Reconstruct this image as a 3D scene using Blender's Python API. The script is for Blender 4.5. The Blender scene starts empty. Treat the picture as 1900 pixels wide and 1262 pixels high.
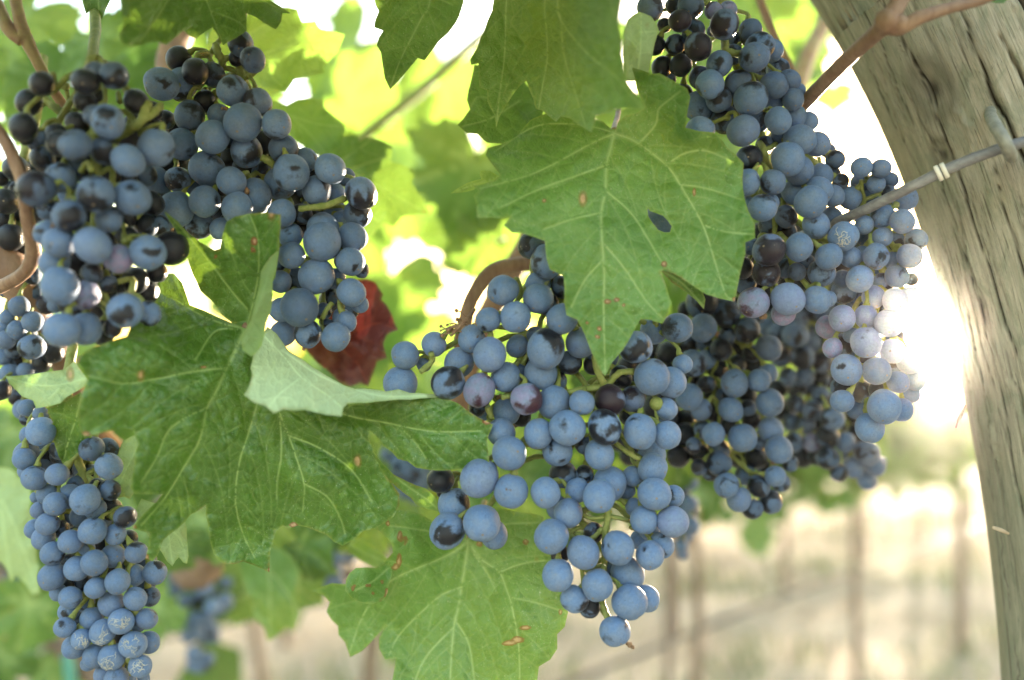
import bpy, bmesh, math, random
import numpy as np
from mathutils import Vector, Matrix, Quaternion, kdtree
from mathutils.geometry import delaunay_2d_cdt
random.seed(7); RNG = np.random.default_rng(7)
C = bpy.context.scene.collection
SC = bpy.context.scene

# ------------------------------------------------------------------ camera
FPX = 1645.0                       # focal length in pixels of the 1900 px wide photo
PITCH = math.radians(2.05)
CAM_Z = 1.40
FOCUS = 0.362
cam = bpy.data.cameras.new('camera'); co = bpy.data.objects.new('camera', cam); C.objects.link(co)
co.location = (0, 0, CAM_Z); co.rotation_euler = (math.pi/2 + PITCH, 0, 0)
cam.sensor_width = 36; cam.lens = 36*FPX/1900
cam.clip_start = 0.02; cam.clip_end = 2000
cam.dof.use_dof = True; cam.dof.focus_distance = FOCUS
cam.dof.aperture_fstop = (cam.lens/1000)/0.0090
SC.camera = co
SC.render.resolution_x = 1024; SC.render.resolution_y = 680

# ------------------------------------------------------------------ sky, sun, exposure
SUN_PX = (1737, 612)
sx, sy = (SUN_PX[0]-950)/FPX, (631-SUN_PX[1])/FPX
FW = Vector((0, math.cos(PITCH), math.sin(PITCH))); UP = Vector((0, -math.sin(PITCH), math.cos(PITCH))); RT = Vector((1, 0, 0))
SUN_DIR = (FW + RT*sx + UP*sy).normalized()
SUN_EL = math.asin(SUN_DIR.z); SUN_AZ = math.atan2(SUN_DIR.x, SUN_DIR.y)
w = bpy.data.worlds.new('World'); SC.world = w; w.use_nodes = True
nt = w.node_tree; nt.nodes.clear()
out = nt.nodes.new('ShaderNodeOutputWorld'); bg = nt.nodes.new('ShaderNodeBackground')
sky = nt.nodes.new('ShaderNodeTexSky'); sky.sky_type = 'NISHITA'; sky.sun_disc = False
sky.sun_elevation = max(SUN_EL, math.radians(3)); sky.sun_rotation = SUN_AZ; sky.dust_density = 2.0; sky.altitude = 100
bg.inputs['Strength'].default_value = 0.15
nt.links.new(sky.outputs[0], bg.inputs['Color'])
# the glare of the low sun itself, a small round patch of sky about the sun's direction
tc = nt.nodes.new('ShaderNodeTexCoord'); dt = nt.nodes.new('ShaderNodeVectorMath'); dt.operation = 'DOT_PRODUCT'
nt.links.new(tc.outputs['Generated'], dt.inputs[0]); dt.inputs[1].default_value = SUN_DIR
mr = nt.nodes.new('ShaderNodeMapRange'); mr.interpolation_type = 'SMOOTHSTEP'
mr.inputs['From Min'].default_value = math.cos(math.radians(1.5)); mr.inputs['From Max'].default_value = math.cos(math.radians(0.7))
mr.inputs['To Min'].default_value = 0; mr.inputs['To Max'].default_value = 150.0
nt.links.new(dt.outputs['Value'], mr.inputs['Value'])
bg2 = nt.nodes.new('ShaderNodeBackground'); bg2.inputs['Color'].default_value = (1, .88, .68, 1)
nt.links.new(mr.outputs[0], bg2.inputs['Strength'])
ad = nt.nodes.new('ShaderNodeAddShader'); nt.links.new(bg.outputs[0], ad.inputs[0]); nt.links.new(bg2.outputs[0], ad.inputs[1])
nt.links.new(ad.outputs[0], out.inputs['Surface'])
sl = bpy.data.lights.new('sun', 'SUN'); sl.energy = 2.0; sl.angle = math.radians(0.5); sl.color = (1, .86, .66)
so = bpy.data.objects.new('sun', sl); C.objects.link(so)
so.rotation_euler = (-SUN_DIR).to_track_quat('-Z', 'Y').to_euler(); so.location = (3, 6, 4)
SC.view_settings.view_transform = 'Standard'; SC.view_settings.look = 'None'; SC.view_settings.gamma = 1
SC.view_settings.exposure = 4.05
SC.render.engine = 'CYCLES'; SC.cycles.use_denoising = True
SC.cycles.max_bounces = 8; SC.cycles.transmission_bounces = 6; SC.cycles.transparent_max_bounces = 4
SC.cycles.sample_clamp_indirect = 8

# ------------------------------------------------------------------ helpers
def P(x, y, d):
    """the point of the place seen at photo pixel (x, y), d metres in front of the camera"""
    return Vector((0, 0, CAM_Z)) + (FW + RT*((x-950)/FPX) + UP*((631-y)/FPX))*d
def PA(xy, d):
    xy = np.asarray(xy, float); d = np.broadcast_to(np.asarray(d, float), (len(xy),))
    a = (xy[:, 0]-950)/FPX; b = (631-xy[:, 1])/FPX
    f = np.array(FW); u = np.array(UP); r = np.array(RT)
    return np.array([0, 0, CAM_Z]) + (f[None] + a[:, None]*r + b[:, None]*u)*d[:, None]
def Rg(n, pts):
    """pixels read in one enlarged region of the photo -> photo pixels"""
    ox, oy = ((0, 0), (0, 420), (0, 840), (630, 0), (630, 420), (630, 840), (1260, 0), (1260, 420), (1260, 840))[n-1]
    s = 640/1900
    return [(ox+p[0]*s, oy+p[1]*s) for p in pts]
def empty(name, loc, label=None, cat=None, group=None):
    o = bpy.data.objects.new(name, None); C.objects.link(o); o.location = loc; o.empty_display_size = .02
    tag(o, label, cat, group); return o
def tag(o, label=None, cat=None, group=None, kind=None):
    if label: o['label'] = label
    if cat: o['category'] = cat
    if group: o['group'] = group
    if kind: o['kind'] = kind
    return o
def link(name, me, parent=None, mat=None):
    o = bpy.data.objects.new(name, me); C.objects.link(o)
    if mat is not None and not me.materials: me.materials.append(mat)
    if parent is not None:
        o.parent = parent; o.matrix_parent_inverse = Matrix.Translation(-Vector(parent.location))
    return o
def mesh(name, vs, fs, smooth=True):
    me = bpy.data.meshes.new(name)
    me.from_pydata([tuple(v) for v in vs], [], [tuple(f) for f in fs]); me.update()
    if smooth: me.polygons.foreach_set('use_smooth', [True]*len(me.polygons))
    return me
def catmull(pts, n=8):
    pts = [np.array(p, float) for p in pts]
    if len(pts) < 3: return [pts[0]+(pts[-1]-pts[0])*t for t in np.linspace(0, 1, n+1)]
    q = [2*pts[0]-pts[1]]+pts+[2*pts[-1]-pts[-2]]; o = []
    for i in range(1, len(q)-2):
        for t in np.linspace(0, 1, n, endpoint=False):
            a, b, c, d = q[i-1], q[i], q[i+1], q[i+2]
            o.append(.5*((2*b)+(c-a)*t+(2*a-5*b+4*c-d)*t*t+(3*b-a-3*c+d)*t**3))
    o.append(pts[-1]); return o
class Tubes:
    def __init__(s): s.v = []; s.f = []; s.rnd = random.Random(3)
    def add(s, pts, rad, n=8, sides=10, rough=0.0, caps=True):
        P4 = [tuple(p)+(r,) for p, r in zip(pts, rad if hasattr(rad, '__len__') else [rad]*len(pts))]
        cu = catmull(P4, n) if len(P4) > 2 else catmull(P4, max(2, n))
        prev = None; base = len(s.v); rows = len(cu)
        for i, q in enumerate(cu):
            p = Vector(q[:3]); t = Vector(cu[min(i+1, rows-1)][:3])-Vector(cu[max(i-1, 0)][:3])
            if t.length < 1e-9: t = Vector((0, 0, 1))
            t.normalize()
            if prev is None:
                prev = t.orthogonal().normalized()
            prev = (prev - t*prev.dot(t)).normalized(); b = t.cross(prev)
            for k in range(sides):
                a = 2*math.pi*k/sides; r = q[3]*(1+rough*s.rnd.uniform(-1, 1))
                s.v.append(p+(prev*math.cos(a)+b*math.sin(a))*r)
        for i in range(rows-1):
            for k in range(sides):
                a = base+i*sides+k; b2 = base+i*sides+(k+1) % sides
                s.f.append((a, b2, b2+sides, a+sides))
        if caps:
            s.f.append(tuple(base+k for k in range(sides))[::-1]); s.f.append(tuple(base+(rows-1)*sides+k for k in range(sides)))
    def ball(s, c, r, sc=(1, 1, 1), n=8, rough=0.1):
        c = Vector(c); base = len(s.v); m = n//2+1
        s.v.append(c+Vector((0, 0, r*sc[2])))
        for i in range(1, m):
            th = math.pi*i/m
            for k in range(n):
                a = 2*math.pi*k/n; rr = r*(1+rough*s.rnd.uniform(-1, 1))
                s.v.append(c+Vector((rr*sc[0]*math.sin(th)*math.cos(a), rr*sc[1]*math.sin(th)*math.sin(a), rr*sc[2]*math.cos(th))))
        s.v.append(c-Vector((0, 0, r*sc[2]))); e = len(s.v)-1
        for k in range(n):
            s.f.append((base, base+1+k, base+1+(k+1) % n)); l = base+1+(m-2)*n
            s.f.append((l+k, e, l+(k+1) % n))
        for i in range(m-2):
            for k in range(n):
                a = base+1+i*n+k; b = base+1+i*n+(k+1) % n
                s.f.append((a, a+n, b+n, b))
    def build(s, name, mat, parent=None): return link(name, mesh(name, s.v, s.f), parent, mat)

# ------------------------------------------------------------------ materials
class N:
    """a small node-graph writer"""
    def __init__(s, name):
        s.m = bpy.data.materials.new(name); s.m.use_nodes = True; s.t = s.m.node_tree; s.t.nodes.clear()
        s.out = s.new('ShaderNodeOutputMaterial')
    def new(s, t, **k):
        n = s.t.nodes.new(t)
        for a, b in k.items(): setattr(n, a, b)
        return n
    def put(s, sock, v):
        if isinstance(v, bpy.types.NodeSocket): s.t.links.new(v, sock)
        elif v is not None:
            if hasattr(sock.default_value, '__len__') and not hasattr(v, '__len__'): v = (v,)*len(sock.default_value)
            if hasattr(v, '__len__') and hasattr(sock.default_value, '__len__') and len(v) == 3 and len(sock.default_value) == 4: v = tuple(v)+(1,)
            sock.default_value = v
    def math(s, op, a, b=None, c=None):
        n = s.new('ShaderNodeMath', operation=op)
        for i, v in enumerate((a, b, c)):
            if v is not None: s.put(n.inputs[i], v)
        return n.outputs[0]
    def vmath(s, op, a, b=None):
        n = s.new('ShaderNodeVectorMath', operation=op); s.put(n.inputs[0], a)
        if b is not None: s.put(n.inputs[1], b)
        return n.outputs[0]
    def mix(s, f, a, b, mode='MIX'):
        n = s.new('ShaderNodeMix', data_type='RGBA', blend_type=mode); n.clamp_factor = True
        s.put(n.inputs[0], f); s.put(n.inputs[6], a); s.put(n.inputs[7], b); return n.outputs[2]
    def ramp(s, v, lo, hi, a=0., b=1., smooth=True):
        n = s.new('ShaderNodeMapRange', interpolation_type='SMOOTHSTEP' if smooth else 'LINEAR')
        s.put(n.inputs[0], v); s.put(n.inputs[1], lo); s.put(n.inputs[2], hi); s.put(n.inputs[3], a); s.put(n.inputs[4], b); return n.outputs[0]
    def noise(s, vec, scale, detail=3, rough=.55, dist=0.):
        n = s.new('ShaderNodeTexNoise'); s.put(n.inputs['Vector'], vec); s.put(n.inputs['Scale'], scale)
        n.inputs['Detail'].default_value = detail; n.inputs['Roughness'].default_value = rough; n.inputs['Distortion'].default_value = dist
        return n.outputs['Fac'] if 'Fac' in n.outputs else n.outputs[0]
    def voro(s, vec, scale, feature='F1', rnd=1.):
        n = s.new('ShaderNodeTexVoronoi', feature=feature); s.put(n.inputs['Vector'], vec); s.put(n.inputs['Scale'], scale)
        n.inputs['Randomness'].default_value = rnd; return n.outputs['Distance']
    def attr(s, name, typ='GEOMETRY'):
        return s.new('ShaderNodeAttribute', attribute_name=name, attribute_type=typ)
    def bump(s, h, strength=.3, dist=.001, normal=None):
        n = s.new('ShaderNodeBump'); s.put(n.inputs['Height'], h); n.inputs['Strength'].default_value = strength; n.inputs['Distance'].default_value = dist
        if normal is not None: s.put(n.inputs['Normal'], normal)
        return n.outputs[0]
    def bsdf(s, color, rough=.6, normal=None, **k):
        n = s.new('ShaderNodeBsdfPrincipled'); s.put(n.inputs['Base Color'], color); s.put(n.inputs['Roughness'], rough)
        if normal is not None: s.put(n.inputs['Normal'], normal)
        for a, v in k.items(): s.put(n.inputs[a.replace('_', ' ')], v)
        return n.outputs[0]
    def done(s, sh): s.t.links.new(sh, s.out.inputs['Surface']); return s.m
    def obj(s): return s.new('ShaderNodeTexCoord').outputs['Object']
    def uv(s): return s.new('ShaderNodeTexCoord').outputs['UV']
    def geo(s): return s.new('ShaderNodeNewGeometry')

def m_grape():
    g = N('grape_skin'); oi = g.new('ShaderNodeObjectInfo'); sep = g.new('ShaderNodeSeparateColor')
    g.t.links.new(oi.outputs['Color'], sep.inputs[0]); cov, pur, bri = sep.outputs[0], sep.outputs[1], sep.outputs[2]
    off = g.math('MULTIPLY', oi.outputs['Random'], 71.3); o = g.obj(); v = g.vmath('ADD', o, off)
    n1 = g.noise(v, .62, 2, .5, .35); n2 = g.noise(v, 5.5, 5, .7, .3); n3 = g.noise(v, 28, 3, .6)
    scr = g.noise(g.vmath('MULTIPLY', v, (2.2, 9, 3)), 1.6, 3, .6, 1.2)
    h = g.math('ADD', n1, g.math('MULTIPLY', g.math('SUBTRACT', n2, .5), .15))
    thr = g.math('SUBTRACT', .80, g.math('MULTIPLY', cov, .62))          # cov 1 -> nearly all bloom
    bl = g.ramp(g.math('SUBTRACT', h, thr), -.035, .055)
    scrm = g.ramp(scr, .66, .74)
    bl = g.math('MULTIPLY', bl, g.math('SUBTRACT', 1, g.math('MULTIPLY', scrm, .35)))
    bl = g.math('MULTIPLY', bl, g.ramp(n2, .2, .75, .72, 1.0))
    bl = g.math('MULTIPLY', bl, g.ramp(n3, .3, .7, .78, 1.0))
    vd = g.voro(v, 3.1); dots = g.ramp(vd, .06, .10, 1., 0.)
    dots2 = g.ramp(g.voro(g.vmath('ADD', v, 9.1), 2.0), .035, .055, 1., 0.)
    sx = g.new('ShaderNodeSeparateXYZ'); g.t.links.new(o, sx.inputs[0])
    rr = g.math('SQRT', g.math('ADD', g.math('POWER', sx.outputs[0], 2), g.math('POWER', sx.outputs[1], 2)))
    scar = g.math('MULTIPLY', g.ramp(rr, .045, .085, 1., 0.), g.math('GREATER_THAN', sx.outputs[2], 0))
    bcol = g.mix(pur, (.112, .182, .325), (.25, .19, .30))
    bcol = g.mix(g.ramp(g.noise(v, 1.7, 2), .35, .7), bcol, (.143, .195, .296))
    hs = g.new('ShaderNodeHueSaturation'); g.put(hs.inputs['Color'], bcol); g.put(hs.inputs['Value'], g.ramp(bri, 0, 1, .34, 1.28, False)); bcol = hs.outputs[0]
    skin = g.mix(pur, (.006, .006, .011), (.060, .012, .025))
    col = g.mix(bl, skin, bcol)
    col = g.mix(g.math('MULTIPLY', dots, .75), col, (.02, .017, .025))
    col = g.mix(g.math('MULTIPLY', dots2, .8), col, (.30, .25, .19))
    col = g.mix(scar, col, (.22, .16, .10))
    corky = g.math('MULTIPLY', g.ramp(g.noise(g.vmath('ADD', v, 33.), .8, 2), .73, .76), g.ramp(n2, .45, .55))
    col = g.mix(corky, col, (.10, .055, .03))
    rough = g.ramp(bl, 0, 1, .30, .66, False)
    nrm = g.bump(g.math('ADD', g.math('MULTIPLY', n3, .4), g.math('ADD', g.math('MULTIPLY', scar, 1.5), g.math('MULTIPLY', corky, 1.))), .25, .02)
    return g.done(g.bsdf(col, rough, nrm, Specular_IOR_Level=.38, Sheen_Weight=.08, Sheen_Roughness=.4, Sheen_Tint=(.75, .85, 1.)))

def m_leaf(name, top, top2, under, trans, tfac, veincol, wear=1., rough=.46):
    g = N(name); uv = g.uv(); geo = g.geo(); back = geo.outputs['Backfacing']
    at = g.attr('leafdata'); sp = g.new('ShaderNodeSeparateColor'); g.t.links.new(at.outputs['Color'], sp.inputs[0])
    vein, edge, fold = sp.outputs[0], sp.outputs[1], sp.outputs[2]
    oi = g.new('ShaderNodeObjectInfo'); rnd = g.math('MULTIPLY', oi.outputs['Random'], 13.7); v = g.vmath('ADD', uv, rnd)
    c1 = g.voro(v, 3.6, 'DISTANCE_TO_EDGE'); c2 = g.voro(v, 11., 'DISTANCE_TO_EDGE')
    net = g.math('MAXIMUM', g.ramp(c1, .0, .055, 1., 0.), g.math('MULTIPLY', g.ramp(c2, 0, .09, 1., 0.), .4))
    n1 = g.noise(v, .7, 4, .6); n2 = g.noise(v, 7, 4, .65); n3 = g.noise(v, 40, 2, .6)
    tcol = g.mix(g.ramp(n1, .35, .68), top, top2)
    tcol = g.mix(g.ramp(n2, .4, .75, 0, .35), tcol, tuple(x*.55 for x in top))
    tcol = g.mix(g.math('MULTIPLY', net, .17), tcol, veincol)
    ucol = g.mix(g.math('MULTIPLY', net, .45), under, tuple(min(1, x*1.35) for x in under))
    ucol = g.mix(g.ramp(n2, .4, .75, 0, .3), ucol, tuple(x*.75 for x in under))
    col = g.mix(back, tcol, ucol)
    vv = g.math('MULTIPLY', vein, g.ramp(n2, .2, .6, .7, 1.))
    col = g.mix(g.math('MULTIPLY', vv, .85), col, g.mix(back, veincol, tuple(min(1, x*1.5) for x in under)))
    col = g.mix(g.math('MULTIPLY', edge, .5), col, g.mix(g.ramp(n1, .55, .68), (.24, .30, .07), (.26, .13, .04)))
    # dust and specks, sun-scorched spots
    dust = g.ramp(g.noise(g.vmath('MULTIPLY', v, (1.6, 1., 1.)), 24, 2, .7), .655, .70); dust2 = g.ramp(g.noise(v, 9, 4, .75), .66, .72)
    col = g.mix(g.math('MULTIPLY', g.math('MULTIPLY', g.math('MAXIMUM', dust, dust2), g.ramp(n1, .3, .6)), .6*wear), col, (.42, .46, .33))
    sp1 = g.math('MULTIPLY', g.ramp(g.voro(g.vmath('MULTIPLY', v, (1., .55, 1.)), 1.25), .055, .085, 1., 0.), g.ramp(g.noise(v, 1.1, 1), .52, .58))
    ring = g.math('MULTIPLY', g.ramp(g.voro(g.vmath('MULTIPLY', v, (1., .55, 1.)), 1.25), .085, .14, 1., 0.), g.ramp(g.noise(v, 1.1, 1), .52, .58))
    col = g.mix(g.math('MULTIPLY', ring, .6*wear), col, (.20, .07, .02)); col = g.mix(g.math('MULTIPLY', sp1, .9*wear), col, (.48, .28, .16))
    col = g.mix(g.ramp(g.math('ADD', fold, g.math('MULTIPLY', n2, .5)), .55, .75), col, g.mix(g.ramp(fold, .5, .9), (.16, .055, .02), (.42, .25, .15)))
    hgt = g.math('ADD', g.math('MULTIPLY', g.ramp(c1, 0, .22), .8), g.math('ADD', g.math('MULTIPLY', g.ramp(c2, 0, .2), .3), g.math('MULTIPLY', n3, .08)))
    hgt = g.math('MULTIPLY', hgt, g.math('SUBTRACT', 1, g.math('MULTIPLY', vein, .8)))
    nrm = g.bump(hgt, .34, .0009)
    rg = g.math('ADD', g.ramp(n2, .3, .7, rough-.04, rough+.12), g.math('MULTIPLY', back, .25))
    sh = g.bsdf(col, rg, nrm, Specular_IOR_Level=.45)
    tr = g.new('ShaderNodeBsdfTranslucent')
    tc = g.mix(g.math('MULTIPLY', net, .3), trans, tuple(x*.55 for x in trans)); tc = g.mix(g.math('MULTIPLY', vv, .5), tc, tuple(x*.6 for x in trans))
    g.put(tr.inputs['Color'], tc); g.put(tr.inputs['Normal'], nrm)
    mx = g.new('ShaderNodeMixShader'); mx.inputs[0].default_value = tfac; g.t.links.new(sh, mx.inputs[1]); g.t.links.new(tr.outputs[0], mx.inputs[2])
    return g.done(mx.outputs[0])

def m_plain(name, c1, c2, scale=60, rough=.7, stretch=(1, 1, 1), bump=.4, bd=.002, spec=.3):
    g = N(name); o = g.vmath('MULTIPLY', g.obj(), stretch); n = g.noise(o, scale, 5, .65, .3); n2 = g.noise(o, scale*.17, 3)
    c = g.mix(g.ramp(n, .3, .7), c1, c2); c = g.mix(g.ramp(n2, .45, .75, 0, .5), c, tuple(x*.55 for x in c1))
    return g.done(g.bsdf(c, rough, g.bump(n, bump, bd), Specular_IOR_Level=spec))

def m_post():
    g = N('weathered_wood'); at = g.attr('wood'); sp = g.new('ShaderNodeSeparateColor'); g.t.links.new(at.outputs['Color'], sp.inputs[0])
    crack, grain, tone = sp.outputs[0], sp.outputs[1], sp.outputs[2]
    uv = g.uv(); v1 = g.vmath('MULTIPLY', uv, (1., .06, 1.)); v2 = g.vmath('MULTIPLY', uv, (1., .02, 1.))
    f1 = g.noise(v1, 26, 6, .7, .6); f2 = g.noise(v2, 90, 4, .7, .2); f3 = g.noise(g.vmath('MULTIPLY', uv, (1, .35, 1)), 7, 4, .6, .8)
    c = g.mix(g.ramp(f1, .3, .7), (.31, .27, .195), (.47, .41, .31))
    c = g.mix(g.ramp(f3, .42, .68), c, (.225, .225, .15))
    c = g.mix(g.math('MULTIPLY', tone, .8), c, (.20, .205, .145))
    c = g.mix(g.ramp(f2, .5, .72, 0, .55), c, (.10, .085, .055))
    c = g.mix(g.ramp(f2, .25, .4, .5, 0), c, (.44, .375, .26))
    f4 = g.noise(g.vmath('MULTIPLY', uv, (1., .030, 1.)), 55, 5, .6, .8); c = g.mix(g.ramp(f4, .62, .68, 0, .7), c, (.075, .06, .04)); f5 = g.noise(g.vmath('MULTIPLY', uv, (1., .05, 1.)), 140, 3, .6, .4); c = g.mix(g.ramp(f5, .62, .68, 0, .6), c, (.06, .05, .035))
    c = g.mix(g.math('MULTIPLY', grain, .6), c, (.12, .105, .07))
    c = g.mix(crack, c, (.020, .015, .010))
    h = g.math('SUBTRACT', g.math('ADD', f2, g.math('MULTIPLY', f1, .8)), g.math('MULTIPLY', g.ramp(f4, .58, .66), 1.2))
    return g.done(g.bsdf(c, .82, g.bump(h, .6, .0012), Specular_IOR_Level=.2))

def m_ground():
    g = N('dry_vineyard_soil'); o = g.obj(); n1 = g.noise(o, 2.2, 6, .65, .4); n2 = g.noise(o, .5, 4, .6); n3 = g.noise(o, 25, 4, .7)
    c = g.mix(g.ramp(n1, .35, .65), (.42, .335, .24), (.58, .49, .375)); c = g.mix(g.ramp(n3, .35, .7, 0, .5), c, (.36, .29, .22))
    c = g.mix(g.ramp(n2, .52, .70, 0, .5), c, (.30, .34, .20))
    return g.done(g.bsdf(c, .95, g.bump(n3, .8, .02), Specular_IOR_Level=.1))

M = dict(
    grape=m_grape(),
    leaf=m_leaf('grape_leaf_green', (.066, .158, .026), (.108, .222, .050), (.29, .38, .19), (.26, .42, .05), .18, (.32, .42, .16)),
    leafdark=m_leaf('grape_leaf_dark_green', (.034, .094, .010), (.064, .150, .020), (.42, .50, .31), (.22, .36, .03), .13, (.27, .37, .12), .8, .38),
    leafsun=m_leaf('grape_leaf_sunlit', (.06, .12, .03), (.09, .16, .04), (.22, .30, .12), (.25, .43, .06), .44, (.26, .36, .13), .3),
    leafpale=m_leaf('grape_leaf_woolly_underside', (.066, .135, .032), (.100, .185, .052), (.47, .57, .33), (.40, .5, .14), .16, (.32, .42, .16), .5),
    leafred=m_leaf('grape_leaf_autumn_red', (.11, .022, .022), (.20, .075, .030), (.17, .05, .045), (.13, .018, .014), .12, (.30, .06, .03), .6),
    stem=m_plain('green_grape_stem', (.17, .20, .045), (.26, .27, .085), 420, .55, bump=.5),
    cane=m_plain('brown_grape_cane', (.19, .105, .065), (.30, .19, .12), 160, .6, (1, 1, .25), .5),
    redcane=m_plain('reddish_green_shoot', (.24, .13, .085), (.30, .25, .11), 120, .5),
    bark=m_plain('grapevine_bark', (.17, .115, .085), (.30, .22, .165), 60, .9, (1, 1, .2), .9, .006),
    post=m_post(),
    wire=m_plain('grey_trellis_wire', (.13, .12, .12), (.21, .20, .195), 500, .45, (.3, 1, 1), .3, .0006, .5),
    staple=m_plain('galvanised_staple', (.17, .165, .13), (.30, .28, .22), 260, .5, bump=.6, bd=.0006, spec=.5),
    tie=m_plain('pale_plastic_tie', (.62, .56, .46), (.72, .66, .56), 300, .5, bump=.2, bd=.0005),
    sliver=m_plain('split_wood_sliver', (.34, .25, .16), (.44, .34, .23), 300, .7),
    ground=m_ground(),
    steel=m_plain('weathered_steel_stake', (.16, .12, .10), (.24, .18, .15), 40, .7),
    hose=m_plain('black_drip_hose', (.05, .05, .05), (.09, .09, .085), 60, .5),
    straw=m_plain('dried_flower_scrap', (.16, .085, .05), (.30, .19, .11), 500, .8),
    web=m_plain('pale_cobweb_thread', (.52, .47, .36), (.62, .58, .48), 500, .8),
    grass=m_plain('short_green_grass', (.13, .20, .075), (.24, .27, .12), 8, .8),
    teal=m_plain('teal_tie_tape', (.08, .26, .21), (.12, .32, .26), 60, .5),
)
# ------------------------------------------------------------------ ground
def ground():
    xs = np.concatenate([np.linspace(-300, -12, 24), np.linspace(-11, 16, 109), np.linspace(18, 300, 24)])
    ys = np.concatenate([np.linspace(-300, -6, 24), np.linspace(-5, 18, 93), np.linspace(20, 400, 26)])
    X, Y = np.meshgrid(xs, ys); rr = np.random.default_rng(4)
    Z = .03*np.sin(X*1.3+Y*.7)*np.cos(Y*1.1-X*.4)+.012*rr.standard_normal(X.shape)
    Z *= np.exp(-((np.hypot(X, Y)/40)**2))
    nx, ny = len(xs), len(ys)
    vs = np.stack([X.ravel(), Y.ravel(), Z.ravel()-.02], 1)
    fs = [(j*nx+i, j*nx+i+1, (j+1)*nx+i+1, (j+1)*nx+i) for j in range(ny-1) for i in range(nx-1)]
    o = link('ground', mesh('ground', vs, fs), None, M['ground']); o['kind'] = 'structure'; o['label'] = 'dry pale vineyard soil between the vine rows'
ground()
U = Vector((.697, .717, 0)).normalized(); NR = Vector((-.717, .697, 0)).normalized()      # along a vine row, across the rows
def rowpt(k, t): return NR*k + U*t
def grass():
    rr = np.random.default_rng(11); vs = []; fs = []
    for k in (1.05, 1.45, 2.15, 2.9, 3.4):
        for _ in range(1300):
            t = rr.uniform(-1, 13); a = rowpt(k+rr.normal(0, .17), t); 
            if math.sin(t*2.1+k*3)+.35*math.sin(t*5.3) < -.1+rr.normal(0, .3): continue
            h = rr.uniform(.04, .15); ang = rr.uniform(0, 6.28); d = Vector((math.cos(ang), math.sin(ang), 0)); l = Vector((rr.normal(0, .03), rr.normal(0, .03), 0))
            b = len(vs); wv = rr.uniform(.004, .010)
            vs += [a-d*wv, a+d*wv, a+d*wv*.7+l*.5+Vector((0, 0, h*.6)), a+l+Vector((0, 0, h)), a-d*wv*.7+l*.5+Vector((0, 0, h*.6))]
            fs.append((b, b+1, b+2, b+3, b+4))
    o = link('grass', mesh('grass', vs, fs, False), None, M['grass']); tag(o, 'short green grass growing in strips under the far vines', 'grass', None, 'stuff')
grass()

# ------------------------------------------------------------------ one generic grape leaf outline (leaf space, tip at y = -1)
def half_outline():
    return [(0, .10), (.10, .24), (.22, .34), (.33, .40), (.42, .36), (.55, .42), (.60, .30), (.74, .28), (.72, .17), (.86, .06), (.74, -.02), (.76, -.14), (.60, -.16), (.50, -.20),
            (.58, -.30), (.70, -.36), (.60, -.46), (.60, -.58), (.48, -.60), (.42, -.70), (.30, -.70), (.26, -.82), (.16, -.84), (.10, -.95), (0, -1.05)]
def generic_leaf(seed, step=.055):
    r = np.random.default_rng(seed); h = half_outline()
    o = [(x*(1+r.normal(0, .05)), y+r.normal(0, .02)) for x, y in h]; o2 = [(-x*(1+r.normal(0, .06)), y+r.normal(0, .02)) for x, y in h[1:-1]]
    poly = o+o2[::-1]; n = len(poly); pts = [Vector(p) for p in poly]
    g = [(x+r.normal(0, .012), y+r.normal(0, .012)) for x in np.arange(-.9, .95, step*1.6) for y in np.arange(-1.05, .5, step*1.6)]
    res = delaunay_2d_cdt(pts+[Vector(p) for p in g], [(i, (i+1) % n) for i in range(n)], [list(range(n))], 1, 1e-5)
    v = np.array([tuple(p) for p in res[0]]); 
    veins = [((0, 0), (0, -1)), ((0, 0), (.8, .06)), ((0, 0), (-.8, .06)), ((0, 0), (.62, -.48)), ((0, 0), (-.62, -.48)), ((0, 0), (.4, .34)), ((0, 0), (-.4, .34))]
    dist = np.full(len(v), 9.)
    for a, b in veins:
        a = np.array(a); b = np.array(b); t = np.clip(((v-a)@(b-a))/((b-a)@(b-a)), 0, 1); dist = np.minimum(dist, np.linalg.norm(v-(a+t[:, None]*(b-a)), axis=1))
    z = .10*(1-np.exp(-(dist/.12)**2)) - .30*r.uniform(.4, 1.2)*(v[:, 0]**2) - .22*r.uniform(-.6, 1.3)*(v[:, 1]+.2)**2 + .06*np.sin(5*v[:, 0]+r.uniform(0, 6))*np.sin(4*v[:, 1]+r.uniform(0, 6))
    vs = np.column_stack([v, z]); fs = [tuple(f) for f in res[2]]
    # petiole from the sinus
    T = Tubes(); T.add([(0, .02, z[0]*0+.0), (.02, .25, -.16), (.06, .55, -.45)], [.022, .018, .02], 4, 5)
    b = len(vs); allv = [tuple(p) for p in vs]+[tuple(p) for p in T.v]; allf = fs+[tuple(i+b for i in f) for f in T.f]
    me = mesh('grape_leaf', allv, allf)
    ca = me.color_attributes.new('leafdata', 'FLOAT_COLOR', 'POINT')
    dd = np.zeros((len(allv), 4)); dd[:, 3] = 1; dd[:len(vs), 0] = np.exp(-(dist/.022)**2); dd[b:, 0] = 1
    ca.data.foreach_set('color', dd.ravel())
    ul = me.uv_layers.new(name='UVMap'); li = np.empty(len(me.loops), int); me.loops.foreach_get('vertex_index', li)
    av = np.array(allv); ul.data.foreach_set('uv', (av[li][:, :2]*2.6).ravel())
    # z up must be the upper side
    return me
GEN = [generic_leaf(s) for s in range(5)]
def leaf_copy(me, mat):
    m2 = me.copy(); m2.materials.clear(); m2.materials.append(mat); return m2
GSUN = [leaf_copy(m, M['leafsun']) for m in GEN]; GRN = [leaf_copy(m, M['leaf']) for m in GEN]; GDK = [leaf_copy(m, M['leafdark']) for m in GEN]

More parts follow.
